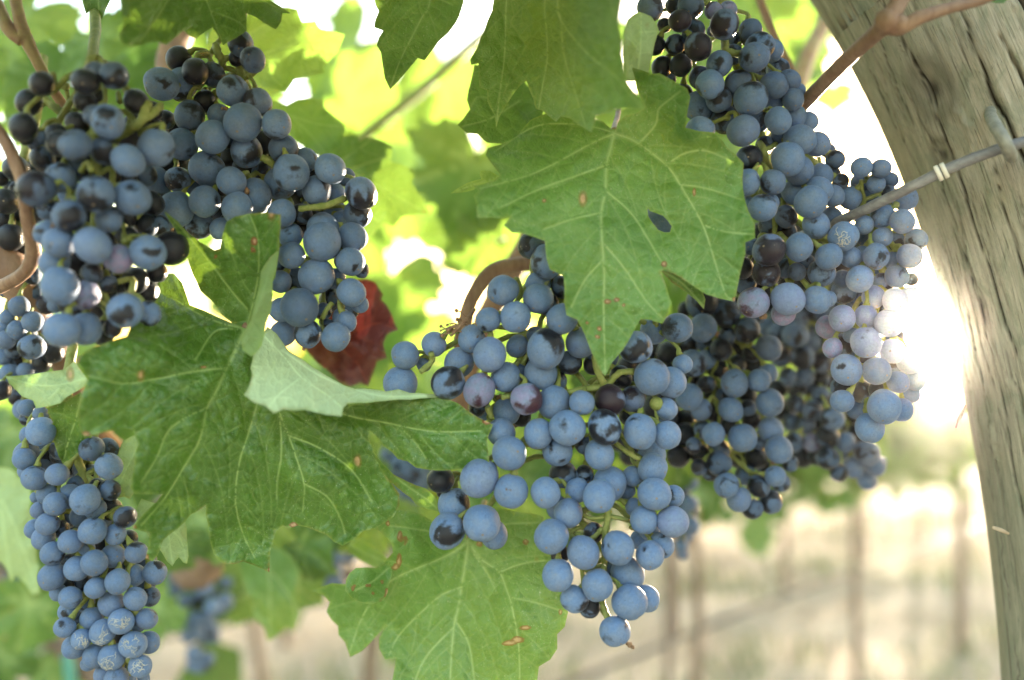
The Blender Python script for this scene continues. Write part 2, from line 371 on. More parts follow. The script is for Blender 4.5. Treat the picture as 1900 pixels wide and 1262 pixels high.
# ------------------------------------------------------------------ the vine rows beyond
def crown_mesh(seed, n=520, L=.78):
    """leaf clumps through the volume of one vine's curtain of foliage; each leaf a small folded five-sided blade"""
    r = np.random.default_rng(seed); vs = []; fs = []
    cl = [(r.uniform(-L, L), r.normal(0, .14), r.uniform(.98, 1.40)) for _ in range(34)]
    for _ in range(n):
        c = cl[r.integers(len(cl))]; p = Vector((c[0]+r.normal(0, .10), c[1]+r.normal(0, .09), c[2]+r.normal(0, .085)))
        if p.z < .88 or p.z > 1.50: continue
        q = Vector((r.normal(), r.normal(), r.normal())); q.normalize(); a = q.orthogonal().normalized(); a.rotate(Quaternion(q, r.uniform(0, 6.28))); b = q.cross(a); s = r.uniform(.035, .065)
        k = len(vs); f = q*s*.25
        vs += [p-b*s, p+a*s-f-b*s*.15, p+a*s*.75-f+b*s*.6, p+b*s*.9, p-a*s*.75-f+b*s*.6, p-a*s-f-b*s*.15]
        fs += [(k, k+1, k+2, k+3), (k, k+3, k+4, k+5)]
    me = mesh('foliage', vs, fs, False); me.materials.append(M['leafsun'])
    ul = me.uv_layers.new(name='UVMap'); return me
CR = [crown_mesh(s) for s in (1, 2, 3)]
def trunk_mesh(seed):
    r = random.Random(seed); T = Tubes()
    T.add([(0, 0, -.08), (.02, .01, .25), (-.02+r.uniform(-.02, .02), 0, .6), (.01, .01, .95), (.05, 0, 1.10)], [.026, .020, .017, .015, .013], 6, 8, .12)
    T.add([(.0, .01, .93), (.25, 0, 1.04), (.62, .02, 1.06)], [.018, .014, .010], 5, 7, .1); T.add([(.0, .01, .93), (-.25, 0, 1.05), (-.62, -.02, 1.06)], [.018, .014, .010], 5, 7, .1)
    return mesh('trunk', T.v, T.f)
TRK = [trunk_mesh(s) for s in (1, 2, 3)]
for t in TRK: t.materials.append(M['bark'])
RA = math.atan2(U.y, U.x)
def far_vine(k, t, i, label, group):
    p = rowpt(k, t); e = empty('grapevine', p, label, 'grapevine', group); e.rotation_euler = (0, 0, RA + (math.pi if i % 2 else 0))
    for nm, me in (('trunk', TRK[i % 3]), ('foliage', CR[i % 3])):
        o = bpy.data.objects.new(nm, me); C.objects.link(o); o.parent = e
    return e
ROWS = ((1.56, [-1.35, -.1, 1.19, 2.42, 3.65, 4.9, 6.2, 7.5]), (2.75, [.4, 1.6, 2.9, 4.1, 5.35, 6.6, 7.8, 9.1]), (4.05, [1.2, 2.5, 3.7, 5.0, 6.2, 7.5, 8.7, 10.]), (5.4, [2., 3.3, 4.6, 5.9, 7.2, 8.5, 9.8, 11.]))
RNAME = ('first row behind the grape bunches', 'second row behind the grape bunches', 'third row behind the grape bunches', 'farthest row of vines')
for ri, (k, ts) in enumerate(ROWS):
    for i, t in enumerate(ts):
        far_vine(k, t, i+ri, 'blurred sunlit grapevine with brown trunk in the '+RNAME[ri], 'grapevines in the '+RNAME[ri])
    a, b = rowpt(k, -2.5), rowpt(k, 14)
    T = Tubes(); n = 12
    T.add([a.lerp(b, j/n)+Vector((0, 0, .57+.015*math.sin(j*2.1))) for j in range(n+1)], .0075, 4, 8)
    tag(T.build('drip_hose', M['hose']), 'thin dark drip hose strung low along the '+RNAME[ri], 'hose', 'drip hoses along the vine rows')
    if ri < 2:
        T = Tubes(); T.add([a+Vector((0, 0, 1.07)), b+Vector((0, 0, 1.07))], .002, 4, 6)
        tag(T.build('trellis_wire', M['wire']), 'blurred thin trellis wire carrying the '+RNAME[ri], 'wire', 'trellis wires of the far rows')
def stake(k, t, label):
    T = Tubes(); p = rowpt(k, t); T.add([p+Vector((0, 0, -.1)), p+Vector((.01, 0, .7)), p+Vector((.02, 0, 1.38))], .012, 4, 8)
    tag(T.build('vine_stake', M['steel']), label, 'stake')
stake(1.50, 4.78, 'thin brown metal stake beside the trunk nearest the wooden post')
stake(1.62, 2.36, 'thin brown stake beside the blurred trunk under the central bunch')

# ------------------------------------------------------------------ the wooden post
def post():
    edge = [(1478, -60), (1509, 0), (1546, 67), (1597, 168), (1641, 269), (1668, 337), (1706, 425), (1742, 565), (1765, 676), (1781, 740), (1800, 838), (1816, 924), (1829, 998), (1840, 1092), (1850, 1210), (1853, 1262), (1858, 1340)]
    R = .056; D = .405
    ex = np.array([e[0] for e in edge], float); ey = np.array([e[1] for e in edge], float)
    yy = np.linspace(-60, 1340, 420); cx = np.polyval(np.polyfit(ey, ex, 4), yy)
    sl = np.gradient(cx, yy); tl = np.arctan((cx-950)/FPX); tcx = tl+.15
    for _ in range(20): tcx = tl+np.arcsin(R*np.sqrt(1+sl**2)*np.cos(tcx)/D)
    ax = 950+FPX*np.tan(tcx)
    axis = PA(np.column_stack([ax, yy]), D)
    d0 = axis[-1]-axis[-2]; d0 /= np.linalg.norm(d0); n_low = 60; L = (axis[-1][2]+.10)/(-d0[2])
    low = axis[-1]+d0[None]*np.linspace(0, L, n_low+1)[1:, None]
    u0 = axis[0]-axis[1]; u0 /= np.linalg.norm(u0); upx = axis[0]+u0[None]*np.linspace(.22, 0, 25)[:-1, None]
    axis = np.vstack([upx, axis, low]); nr = len(axis)
    s = np.concatenate([[0], np.cumsum(np.linalg.norm(np.diff(axis, axis=0), axis=1))])
    ns = 420; th = np.linspace(0, 2*np.pi, ns, endpoint=False)
    # theta = 0 faces the camera, +pi/2 to the right
    r = np.random.default_rng(21)
    TH, S = np.meshgrid(th, s)
    disp = np.zeros_like(TH); crack = np.zeros_like(TH); grain = np.zeros_like(TH); tone = np.zeros_like(TH)
    for _ in range(26):
        f = r.integers(2, 40); disp += .00030/np.sqrt(f)*np.sin(f*TH+r.uniform(0, 6.28)+r.normal(0, 3)*S)
    disp += .0016*np.sin(2*TH+3*S)+.0012*np.sin(3*TH+9*S+1)
    def groove(t0, s0, s1, dep, wid, drift, seed):
        rr = np.random.default_rng(seed); m = (S >= s0) & (S <= s1)
        tt = (S-s0)/(s1-s0); prof = np.clip(np.sin(np.pi*np.clip(tt, 0, 1)), 0, 1)**.5
        path = t0+drift*tt+.02*np.sin(tt*9+rr.uniform(0, 6))+.008*np.sin(tt*31+rr.uniform(0, 6))
        dth = (TH-path+np.pi) % (2*np.pi)-np.pi
        wl = wid*prof*(1+.3*np.sin(tt*23+seed))+1e-6
        g = np.exp(-(dth*R/wl)**2)*m*prof
        return g*dep, g
    big = [(-.05, .26, .50, .007, .0010, .10, 5), (.30, .14, .52, .006, .0008, .05, 6), (.10, .20, .40, .007, .0011, .14, 7), (-.42, .30, .48, .002, .0004, .02, 8), (.52, .18, .60, .008, .0016, .05, 9), (-.68, .22, .44, .0015, .0004, .05, 10), (-.25, .24, .36, .003, .0006, .06, 12), (-.85, .30, .55, .0015, .0003, .04, 13), (-.30, .46, .60, .002, .0004, .02, 15)]
    for b in big:
        g, c = groove(*b); disp -= g; crack = np.maximum(crack, np.clip(c*1.35, 0, 1))
    for q in range(560):
        t0 = r.uniform(0, 6.28); s0 = r.uniform(0, 1.0) if q < 480 else r.uniform(0, s[-1]); l = r.uniform(.02, .22)
        g, c = groove(t0, s0, s0+l, r.uniform(.0003, .0010), r.uniform(.0003, .0006), r.normal(0, .05), 100+q); disp -= g
        if q % 2: crack = np.maximum(crack, c*r.uniform(.5, 1.))
        else: grain = np.maximum(grain, c)
    # lifted slivers of grain
    for q in range(60):
        t0 = r.uniform(-1.4, 1.4); s0 = r.uniform(.2, .75); g, c = groove(t0, s0, s0+r.uniform(.02, .10), -r.uniform(.0006, .002), r.uniform(.001, .003), r.normal(0, .03), 700+q); disp -= g
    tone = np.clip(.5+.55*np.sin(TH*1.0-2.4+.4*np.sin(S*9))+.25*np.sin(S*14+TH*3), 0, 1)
    # knots
    for (t0, s0, rad) in ((-.62, .27, .006), (-.74, .30, .0035), (.25, .29, .007), (-.05, .47, .006)):
        dd = np.hypot(((TH-t0+np.pi) % (2*np.pi)-np.pi)*R, (S-s0)*.6); k = np.exp(-(dd/rad)**2); disp -= k*.003; crack = np.maximum(crack, np.clip(np.exp(-(dd/(rad*.6))**2)*.85, 0, 1)); grain = np.maximum(grain, np.exp(-((dd-rad*1.3)/(rad*.5))**2))
    tg = np.gradient(axis, axis=0); tg /= np.linalg.norm(tg, axis=1)[:, None]
    tocam = np.array([0, 0, CAM_Z])-axis; tocam[:, 2] *= 0; tocam -= tg*np.sum(tocam*tg, axis=1)[:, None]; tocam /= np.linalg.norm(tocam, axis=1)[:, None]
    # keep one frame along the whole log
    tocam = np.array([np.array([-.42, -.9, 0]) for _ in axis]); tocam -= tg*np.sum(tocam*tg, axis=1)[:, None]; tocam /= np.linalg.norm(tocam, axis=1)[:, None]
    side = np.cross(tg, tocam); 
    if side[200][0] < 0: side = -side
    rad = R+disp
    V = axis[:, None, :]+(np.cos(TH)*rad)[..., None]*tocam[:, None, :]+(np.sin(TH)*rad)[..., None]*side[:, None, :]
    vs = V.reshape(-1, 3); fs = [(i*ns+j, (i+1)*ns+j, (i+1)*ns+(j+1) % ns, i*ns+(j+1) % ns) for i in range(nr-1) for j in range(ns)]
    fs.append(tuple(range(ns))); fs.append(tuple((nr-1)*ns+j for j in range(ns))[::-1])
    me = mesh('wooden_post', vs, fs); me.materials.append(M['post'])
    bm = bmesh.new(); bm.from_mesh(me); bmesh.ops.recalc_face_normals(bm, faces=bm.faces); bm.to_mesh(me); bm.free()
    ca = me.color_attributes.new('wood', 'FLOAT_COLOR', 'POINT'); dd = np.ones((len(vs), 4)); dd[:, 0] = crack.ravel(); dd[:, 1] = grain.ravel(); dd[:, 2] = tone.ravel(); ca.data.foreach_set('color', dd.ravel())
    ul = me.uv_layers.new(name='UVMap'); li = np.empty(len(me.loops), int); me.loops.foreach_get('vertex_index', li)
    # mirror the angle so that the seam lies at the back
    uv = np.column_stack([np.abs(((TH+np.pi) % (2*np.pi))-np.pi).ravel()*1.0+np.where(((TH.ravel()+np.pi) % (2*np.pi)) > np.pi, 5, 0)*0, S.ravel()*17.])
    uv[:, 0] = (((TH.ravel()+np.pi) % (2*np.pi))-np.pi)
    ul.data.foreach_set('uv', uv[li].ravel())
    o = link('wooden_post', me); tag(o, 'weathered cracked round wooden trellis post beside the low sun', 'post')
post()

# wire, staple, tie
T = Tubes(); wp = [P(1380, 470, .405), P(1480, 440, .395), P(1572, 404, .365), P(1660, 362, .350), P(1747, 319, .341), P(1830, 285, .334), P(1905, 262, .330), P(2080, 215, .318)]
T.add(wp, .0021, 10, 12, .05); tag(T.build('trellis_wire', M['wire']), 'thick grey trellis wire stapled across the wooden post', 'wire')
T = Tubes(); T.add([P(1838, 205, .362), P(1838, 214, .346), P(1846, 232, .330), P(1860, 255, .324), P(1872, 280, .325), P(1876, 290, .334), P(1877, 293, .358)], [.0020, .0022, .0023, .0023, .0023, .0022, .0020], 8, 12, .06)
tag(T.build('fence_staple', M['staple']), 'galvanised metal staple holding the wire to the post', 'staple')
T = Tubes(); a = P(1747, 319, .341); dr = (P(1830, 285, .334)-P(1660, 362, .350)).normalized()
for off in (-.0011, .0011):
    c = a+dr*off; T.add([c-dr*.0008, c-dr*.0007, c+dr*.0007, c+dr*.0008], [.0024, .0031, .0031, .0024], 3, 20)
tag(T.build('wire_tie', M['tie']), 'small pale ring of tie tape wrapped round the wire', 'tie')
T = Tubes()
for (a, b) in (((1842, 979), (1871, 990)),):
    T.add([P(a[0], a[1], .352), P((a[0]+b[0])/2, (a[1]+b[1])/2-1, .350), P(b[0], b[1], .352)], [.0007, .0009, .0005], 4, 6)
tag(T.build('wood_splinter', M['sliver']), 'pale splinter stuck on the lower part of the wooden post', 'splinter')
T = Tubes(); T.add([P(1792, 753, .372), P(1781, 775, .362), P(1773, 794, .362)], [.0005, .0007, .0004], 4, 6)
tag(T.build('wood_splinter', M['sliver']), 'thin splinter on the left edge of the wooden post below the sun', 'splinter')

# ------------------------------------------------------------------ canes and shoots
def cane(name, label, cat, chains, mat, knobs=()):
    T = Tubes()
    for pts, rad in chains:
        T.add([P(*p) for p in pts], rad, 8, 12, .04)
    for (p, r, sc) in knobs: T.ball(P(*p), r, sc, 12, .06)
    tag(T.build(name, mat), label, cat)
cane('grape_cane', 'brown cane forking at a node across the wooden post', 'cane',
     [([(1400, 300, .420), (1492, 193, .372), (1570, 112, .338), (1625, 62, .318), (1645, 42, .312)], [.0030, .0029, .0029, .0030, .0042]),
      ([(1645, 42, .312), (1664, 10, .312), (1700, -60, .315)], [.0042, .0031, .0029]),
      ([(1645, 44, .312), (1672, 50, .312), (1708, 32, .310), (1760, 15, .312), (1812, 2, .315), (1900, -30, .32)], [.0040, .0028, .0024, .0021, .0020, .0018])],
     M['cane'], [((1646, 40, .312), .0046, (1, 1, 1)), ((1668, 44, .311), .0032, (1, 1, 1))])
cane('grape_shoot', 'pale green shoot with a reddish petiole above the left bunch', 'shoot',
     [([(22, -30, .335), (33, 20, .335), (44, 62, .337), (75, 125, .342), (108, 182, .350), (140, 218, .36)], [.0022, .0022, .0026, .0021, .0020, .0019]),
      ([(-6, 5, .338), (14, 50, .336), (42, 76, .337)], [.0022, .0026, .0026])], M['redcane'], [((43, 66, .337), .0030, (1, 1, 1))])
cane('grape_cane', 'brown cane curving down beside the left bunch', 'cane',
     [([(-30, 215, .315), (2, 250, .315), (24, 290, .316), (43, 345, .318), (50, 400, .325), (58, 440, .33), (62, 470, .335), (50, 500, .34), (22, 522, .35), (-20, 540, .36)], [.0022, .0022, .0023, .0023, .0024, .0026, .0028, .0026, .0026, .003])], M['cane'])
cane('old_cane', 'thick reddish brown vine arm behind the left bunch', 'cane',
     [([(-60, 440, .40), (0, 480, .40), (30, 520, .40), (62, 580, .41), (110, 660, .43), (170, 790, .46), (230, 850, .5)], [.010, .0095, .008, .007, .0055, .006, .006])], M['cane'])
cane('grape_cane', 'grey brown cane bending over the central bunch', 'cane',
     [([(1060, 470, .45), (985, 487, .42), (925, 498, .41), (897, 520, .405), (872, 562, .40), (862, 600, .40), (850, 640, .41)], [.0045, .0036, .0034, .0034, .0030, .0030, .0028])], M['cane'])
cane('old_cane', 'thick blurred brown vine arm behind the central bunch', 'cane',
     [([(1010, 380, .56), (975, 460, .54), (930, 540, .53), (890, 620, .53), (850, 760, .54)], [.0075, .0072, .007, .0068, .0065])], M['cane'])
cane('grape_shoot', 'blurred green shoot slanting through the bright canopy gap', 'shoot',
     [([(960, 20, .78), (879, 81, .75), (790, 160, .73), (680, 250, .72), (600, 330, .72)], [.0045, .0046, .0046, .005, .005])], M['stem'])
cane('grape_cane', 'thin blurred brown cane between the right bunch and the post', 'cane',
     [([(1395, -40, .46), (1425, 40, .455), (1450, 95, .45), (1468, 135, .45), (1476, 190, .46)], [.0020, .0021, .0021, .0023, .0023])], M['cane'])
cane('old_cane', 'blurred orange brown vine arm left of the wooden post', 'cane',
     [([(1560, -20, .66), (1525, 50, .64), (1497, 110, .62), (1470, 200, .6), (1440, 300, .6)], [.005, .0055, .0058, .006, .006])], M['redcane'])
cane('old_cane', 'brown vine arm seen between leaf tips above the left bunch', 'cane',
     [([(345, 20, .50), (330, 70, .50), (318, 105, .49), (312, 160, .48)], [.0085, .008, .0075, .007])], M['cane'])
cane('old_cane', 'blurred slanting brown vine arm in the lower left corner', 'cane',
     [([(-80, 1010, .85), (40, 1120, .85), (110, 1185, .85), (190, 1260, .85), (260, 1330, .85)], [.014, .013, .013, .013, .013])], M['bark'])
cane('vine_stump', 'blurred rounded brown old vine head behind the big leaf', 'vine stump',
     [([(300, 940, .70), (345, 985, .69), (372, 1040, .68), (378, 1075, .68)], [.014, .018, .018, .009])], M['bark'], [((365, 1035, .68), .022, (1, 1, 1.1))])
T = Tubes(); q = P(128, 1235, .83); T.add([q+Vector((-.003, 0, .012)), q, q+Vector((.004, 0, -.03)), q+Vector((.003, 0, -.05))], [.004, .006, .005, .003], 4, 8)
tag(T.build('tie_tape', M['teal']), 'scrap of teal tie tape hanging on the blurred vine arm', 'tie tape')
# ------------------------------------------------------------------ the grape leaves near the camera
def inside(pts, poly):
    poly = np.asarray(poly, float); x, y = pts[:, 0], pts[:, 1]; r = np.zeros(len(pts), bool); j = len(poly)-1
    for i in range(len(poly)):
        xi, yi = poly[i]; xj, yj = poly[j]
        c = ((yi > y) != (yj > y)) & (x < (xj-xi)*(y-yi)/(yj-yi+1e-12)+xi); r ^= c; j = i
    return r
def resample(pl, step, closed=False):
    pl = [np.array(p, float) for p in pl]
    if closed: pl = pl+[pl[0]]
    o = []
    for a, b in zip(pl[:-1], pl[1:]):
        n = max(1, int(round(np.linalg.norm(b-a)/step)))
        for k in range(n): o.append(a+(b-a)*k/n)
    if not closed: o.append(pl[-1])
    return np.array(o)
def tps(ctrl):
    c = np.array(ctrl, float); n = len(c)
    if n == 1: return lambda p: np.full(len(p), c[0, 2])
    X = c[:, :2]/300.; z = c[:, 2]
    def K(a, b):
        d = np.linalg.norm(a[:, None]-b[None], axis=2); return np.where(d > 0, d*d*np.log(d+1e-12), 0)
    A = np.zeros((n+3, n+3)); A[:n, :n] = K(X, X)+np.eye(n)*.02; A[:n, n] = 1; A[:n, n+1:] = X; A[n, :n] = 1; A[n+1:, :n] = X.T
    s = np.linalg.lstsq(A, np.concatenate([z, np.zeros(3)]), rcond=None)[0]
    def f(p):
        q = np.asarray(p, float)/300.; return K(q, X)@s[:n]+s[n]+q@s[n+1:]
    return f
def serrate(outline, seed, amp=3.0):
    """small uneven teeth between the large ones"""
    r = np.random.default_rng(seed); o = []; n = len(outline)
    for i in range(n):
        a = np.array(outline[i], float); b = np.array(outline[(i+1) % n], float); o.append(a); l = np.linalg.norm(b-a)
        if l > 26:
            k = int(l/16); nn = np.array([b[1]-a[1], a[0]-b[0]])/l
            for j in range(1, k): o.append(a+(b-a)*j/k+nn*r.normal(0, amp*.5))
    return o
def patch(outline, veins, ctrl, seed, under=False, step=7., pucker=.0011, hole=None, sec=True, spots=(), wave=.0016, fold=False, teeth=3.0):
    r = np.random.default_rng(seed)
    ol = resample(serrate(outline, seed, teeth), 5., True); n = len(ol); poly = ol
    # main veins, then side veins marched outwards
    V = [(resample(catmull([np.array(p+(0,), float)[:2] for p in v], 6), 5.), w) for v, w in veins]
    allv = [V_ for V_ in V]
    if sec:
        for pl, wd in V:
            if wd < .8: continue
            L = len(pl); st = int(58/5); side = 1
            for i in range(st, L-3, st):
                for side in (-1, 1):
                    i2 = min(L-2, max(1, i+int(r.integers(-3, 4))+(3 if side > 0 else 0))); t = pl[i2+1]-pl[i2-1]; t /= np.linalg.norm(t)+1e-9
                    a = side*math.radians(50+r.normal(0, 5)); d = np.array([t[0]*math.cos(a)-t[1]*math.sin(a), t[0]*math.sin(a)+t[1]*math.cos(a)]); p = pl[i2].copy(); path = [p.copy()]
                    for k in range(40):
                        d = d+t*.025; d /= np.linalg.norm(d); p = p+d*5; 
                        if not inside(p[None], poly)[0]: break
                        if k > 3 and any(np.min(np.linalg.norm(q[0]-p, axis=1)) < 7 for q in allv if q[0] is not pl): path.append(p.copy()); break
                        path.append(p.copy())
                    if len(path) > 3: allv.append((np.array(path), .42))
    kd = kdtree.KDTree(sum(len(a[0]) for a in allv)); k = 0; wid = []
    for pl, wd in allv:
        m = len(pl)
        for i, p in enumerate(pl): kd.insert((p[0], p[1], 0), k); wid.append((wd*(1-.62*i/m), wd > .45)); k += 1
    kd.balance()
    pts = []
    lo = ol.min(0); hi = ol.max(0)
    for pl, wd in allv:
        t = np.gradient(pl, axis=0); t /= np.linalg.norm(t, axis=1)[:, None]+1e-9; nn = np.column_stack([-t[:, 1], t[:, 0]])
        for off in ((0, 2.6, -2.6, 6., -6.) if wd > .7 else (0, 3.2, -3.2)): pts.append(pl+nn*off)
    vp = np.vstack(pts) if pts else np.zeros((0, 2))
    gx, gy = np.meshgrid(np.arange(lo[0], hi[0], step), np.arange(lo[1], hi[1], step)); gx = gx.copy(); gx[::2] += step/2
    g = np.column_stack([gx.ravel(), gy.ravel()])+r.normal(0, .8, (gx.size, 2))
    if len(vp):
        kv = kdtree.KDTree(len(vp)); [kv.insert((p[0], p[1], 0), i) for i, p in enumerate(vp)]; kv.balance()
        g = g[[kv.find((p[0], p[1], 0))[2] > step*.55 for p in g]]
        # thin out vein points that crowd each other
        keep = np.ones(len(vp), bool)
        for i, p in enumerate(vp):
            if keep[i]:
                for c, j, d in kv.find_range((p[0], p[1], 0), 1.6):
                    if j > i: keep[j] = False
        vp = vp[keep]
    ko = kdtree.KDTree(len(ol)); [ko.insert((p[0], p[1], 0), i) for i, p in enumerate(ol)]; ko.balance()
    q = np.vstack([g, vp]); q = q[inside(q, poly)]; q = q[[ko.find((p[0], p[1], 0))[2] > 2.2 for p in q]]
    edges = [(i, (i+1) % n) for i in range(n)]; cons = [Vector(p) for p in ol]; faces = [list(range(n))]
    nh = 0
    if hole is not None:
        hl = resample(hole, 4., True); nh = len(hl); edges += [(n+i, n+(i+1) % nh) for i in range(nh)]; cons += [Vector(p) for p in hl]; q = q[~inside(q, hl)]
    res = delaunay_2d_cdt(cons+[Vector(p) for p in q], edges, faces, 1, 1e-4)
    v = np.array([(p[0], p[1]) for p in res[0]]); fs = [tuple(f) for f in res[2]]
    if hole is not None:
        cen = np.array([v[list(f)].mean(0) for f in fs]); ih = inside(cen, hl); fs = [f for f, h in zip(fs, ih) if not h]
    dv = np.empty(len(v)); wv = np.empty(len(v)); de = np.empty(len(v)); mn = np.zeros(len(v), bool)
    kh = None
    for i, p in enumerate(v):
        c, j, d = kd.find((p[0], p[1], 0)); dv[i] = d; wv[i], mn[i] = wid[j]; de[i] = ko.find((p[0], p[1], 0))[2]
    if hole is not None:
        de = np.minimum(de, np.min(np.linalg.norm(v[:, None]-hl[None], axis=2), axis=1))
    base = tps(ctrl)(v)
    mainp = np.vstack([pl for pl, wd in V]); km = kdtree.KDTree(len(mainp)); [km.insert((p[0], p[1], 0), i) for i, p in enumerate(mainp)]; km.balance()
    dm = np.array([km.find((p[0], p[1], 0))[2] for p in v]); bul = (1-np.exp(-(dm/13.)**2))*(1-.35*np.exp(-(dv/5.)**2))
    lowf = sum(np.sin(v[:, 0]*a+v[:, 1]*b+c)*s for a, b, c, s in [(r.normal(0, .02), r.normal(0, .02), r.uniform(0, 6), .5) for _ in range(5)]+[(r.normal(0, .07), r.normal(0, .07), r.uniform(0, 6), .16) for _ in range(6)])
    sg = -1 if not under else 1                    # the blade swells towards its upper side between the veins
    quilt = np.zeros(len(v))
    cells = np.column_stack([r.uniform(lo[0], hi[0], 900), r.uniform(lo[1], hi[1], 900)])[:max(30, int((hi-lo).prod()/520))]
    kc = kdtree.KDTree(len(cells)); [kc.insert((p[0], p[1], 0), i) for i, p in enumerate(cells)]; kc.balance()
    for i, p in enumerate(v):
        a = kc.find_n((p[0], p[1], 0), 2); quilt[i] = min(1., (a[1][2]-a[0][2])/11.)
    edgef = np.exp(-(de/16.)**2)
    d = base+sg*pucker*(bul*.55+bul*quilt*.75)+wave*lowf+edgef*.0010*np.sin(v[:, 0]*.09+v[:, 1]*.07+seed)
    W = PA(v, d)
    # orientation: upper side to the camera unless under
    f0 = np.array([[f[0], f[1], f[2]] for f in fs]); nrm = np.cross(W[f0[:, 1]]-W[f0[:, 0]], W[f0[:, 2]]-W[f0[:, 0]]); s = np.sum(nrm*(np.array([0, 0, CAM_Z])-W[f0[:, 0]]), axis=1)
    fs = [f if ((a > 0) != under) else f[::-1] for f, a in zip(fs, s)]
    col = np.zeros((len(v), 4)); col[:, 3] = 1
    ww = np.maximum(1.0, 2.7*wv); col[:, 0] = np.clip(np.exp(-(dv/ww)**2)*np.where(mn, np.clip(.35+wv, 0, 1), .26), 0, 1); col[:, 1] = np.clip(1-de/3.4, 0, 1)
    for (sx_, sy_, rx, ry) in spots: col[:, 2] = np.maximum(col[:, 2], np.exp(-(((v[:, 0]-sx_)/rx)**2+((v[:, 1]-sy_)/ry)**2)))
    return W, fs, v/100., col
def leafobj(name, label, patches, mats, petiole=None, group=None, cat='leaf'):
    """patches: (dict for patch(), material index)"""
    vs = []; fs = []; uv = []; col = []; mi = []; b = 0
    for pa, m in patches:
        W, f, u, c = patch(**pa); vs.append(W); fs += [tuple(i+b for i in t) for t in f]; uv.append(u); col.append(c); mi += [m]*len(f); b += len(W)
    V = np.vstack(vs); u = np.vstack(uv); c = np.vstack(col)
    root = empty('grape_leaf', Vector(V.mean(0)), label, cat, group)
    me = mesh('blade', V-V.mean(0), fs)
    for m in mats: me.materials.append(m)
    me.polygons.foreach_set('material_index', mi)
    ca = me.color_attributes.new('leafdata', 'FLOAT_COLOR', 'POINT'); ca.data.foreach_set('color', c.ravel())
    ul = me.uv_layers.new(name='UVMap'); li = np.empty(len(me.loops), int); me.loops.foreach_get('vertex_index', li); ul.data.foreach_set('uv', u[li].ravel())
    o = bpy.data.objects.new('blade', me); C.objects.link(o); o.parent = root
    if petiole:
        pts, rad = petiole; T = Tubes(); T.add([P(*p) for p in pts], rad, 7, 9, .04); T.build('petiole', M['redcane'], root)
    return root

# the big leaf low on the left, with its folded lobes
A_main = [(148, 660), (170, 645), (200, 635), (235, 624), (243, 605), (250, 590), (262, 560), (246, 535), (242, 516), (285, 504), (323, 508), (338, 525), (346, 548), (352, 566), (378, 576), (404, 588), (432, 600), (454, 609), (475, 618), (492, 628), (510, 650), (540, 690), (600, 735), (650, 752), (720, 742), (790, 732), (815, 735), (850, 748), (888, 775), (915, 788), (904, 815), (908, 858), (880, 868), (830, 873), (772, 868), (738, 852), (712, 828), (694, 806), (686, 800), (685, 814), (694, 840), (707, 870), (741, 917), (741, 938), (731, 958), (697, 981), (674, 985), (660, 998), (636, 1013), (606, 992), (586, 985), (552, 975), (539, 980), (525, 975), (512, 985), (507, 1005), (502, 1018), (500, 1062), (471, 1049), (451, 1042), (434, 1047), (421, 1047), (409, 1042), (397, 1029), (389, 1002), (387, 975), (382, 938), (354, 955), (330, 981), (303, 1002), (293, 1029), (283, 1042), (270, 1035), (278, 988), (262, 986), (246, 980), (256, 965), (290, 931), (301, 916), (270, 917), (249, 916), (242, 904), (246, 880), (251, 840), (256, 824), (247, 797), (215, 797), (175, 807), (158, 809), (148, 800), (145, 770), (150, 733), (163, 703), (151, 683), (140, 668)]
A_veins = [([(454, 610), (438, 649), (421, 683), (397, 733), (384, 757), (370, 817), (345, 860), (305, 925), (262, 975)], 1.25), ([(421, 683), (360, 690), (290, 703), (230, 712), (170, 700)], .9), ([(384, 757), (345, 775), (312, 800), (290, 850), (262, 895)], .6),
           ([(470, 650), (482, 720), (462, 800), (446, 850), (438, 900), (438, 941), (451, 991), (472, 1035)], 1.0), ([(480, 640), (500, 715), (519, 767), (535, 808), (546, 840), (564, 897), (562, 948)], 1.05), ([(564, 897), (606, 921), (630, 958), (640, 990)], .6), ([(519, 767), (522, 840), (515, 890), (513, 925)], .6),
           ([(500, 660), (560, 735), (640, 770), (720, 785), (800, 800), (890, 800)], 1.0), ([(535, 808), (590, 830), (650, 870), (690, 930)], .7), ([(740, 789), (770, 820), (790, 850)], .5), ([(454, 610), (410, 600), (370, 583), (330, 560), (290, 540)], .9), ([(454, 612), (400, 615), (362, 668)], .6)]
A_ctrl = [(454, 610, .352), (145, 665, .305), (150, 800, .310), (250, 720, .318), (235, 625, .318), (250, 520, .362), (330, 520, .366), (350, 620, .340), (421, 683, .342), (384, 757, .338), (300, 800, .325), (245, 980, .326), (283, 1040, .340), (380, 940, .348), (438, 941, .352), (500, 1062, .362), (513, 985, .368), (564, 897, .352), (640, 1013, .368), (740, 920, .362), (690, 805, .358), (720, 740, .352), (900, 860, .345), (915, 790, .350), (800, 800, .344), (500, 720, .352), (600, 740, .358)]
A_up = [(305, 392), (330, 411), (350, 433), (372, 450), (398, 464), (408, 461), (414, 432), (420, 412), (436, 402), (460, 397), (490, 394), (521, 398), (520, 430), (518, 470), (511, 515), (494, 560), (474, 592), (456, 612), (436, 604), (412, 584), (395, 560), (372, 540), (358, 510), (345, 470), (325, 425)]
A_upv = [([(456, 612), (470, 560), (480, 500), (478, 440), (465, 400)], .9), ([(465, 580), (430, 540), (400, 500), (360, 450), (312, 397)], .6), ([(480, 500), (505, 450)], .4)]
A_upc = [(305, 392, .322), (400, 464, .336), (420, 412, .332), (520, 398, .328), (518, 470, .336), (456, 612, .352), (372, 540, .350), (345, 470, .338), (460, 500, .346)]
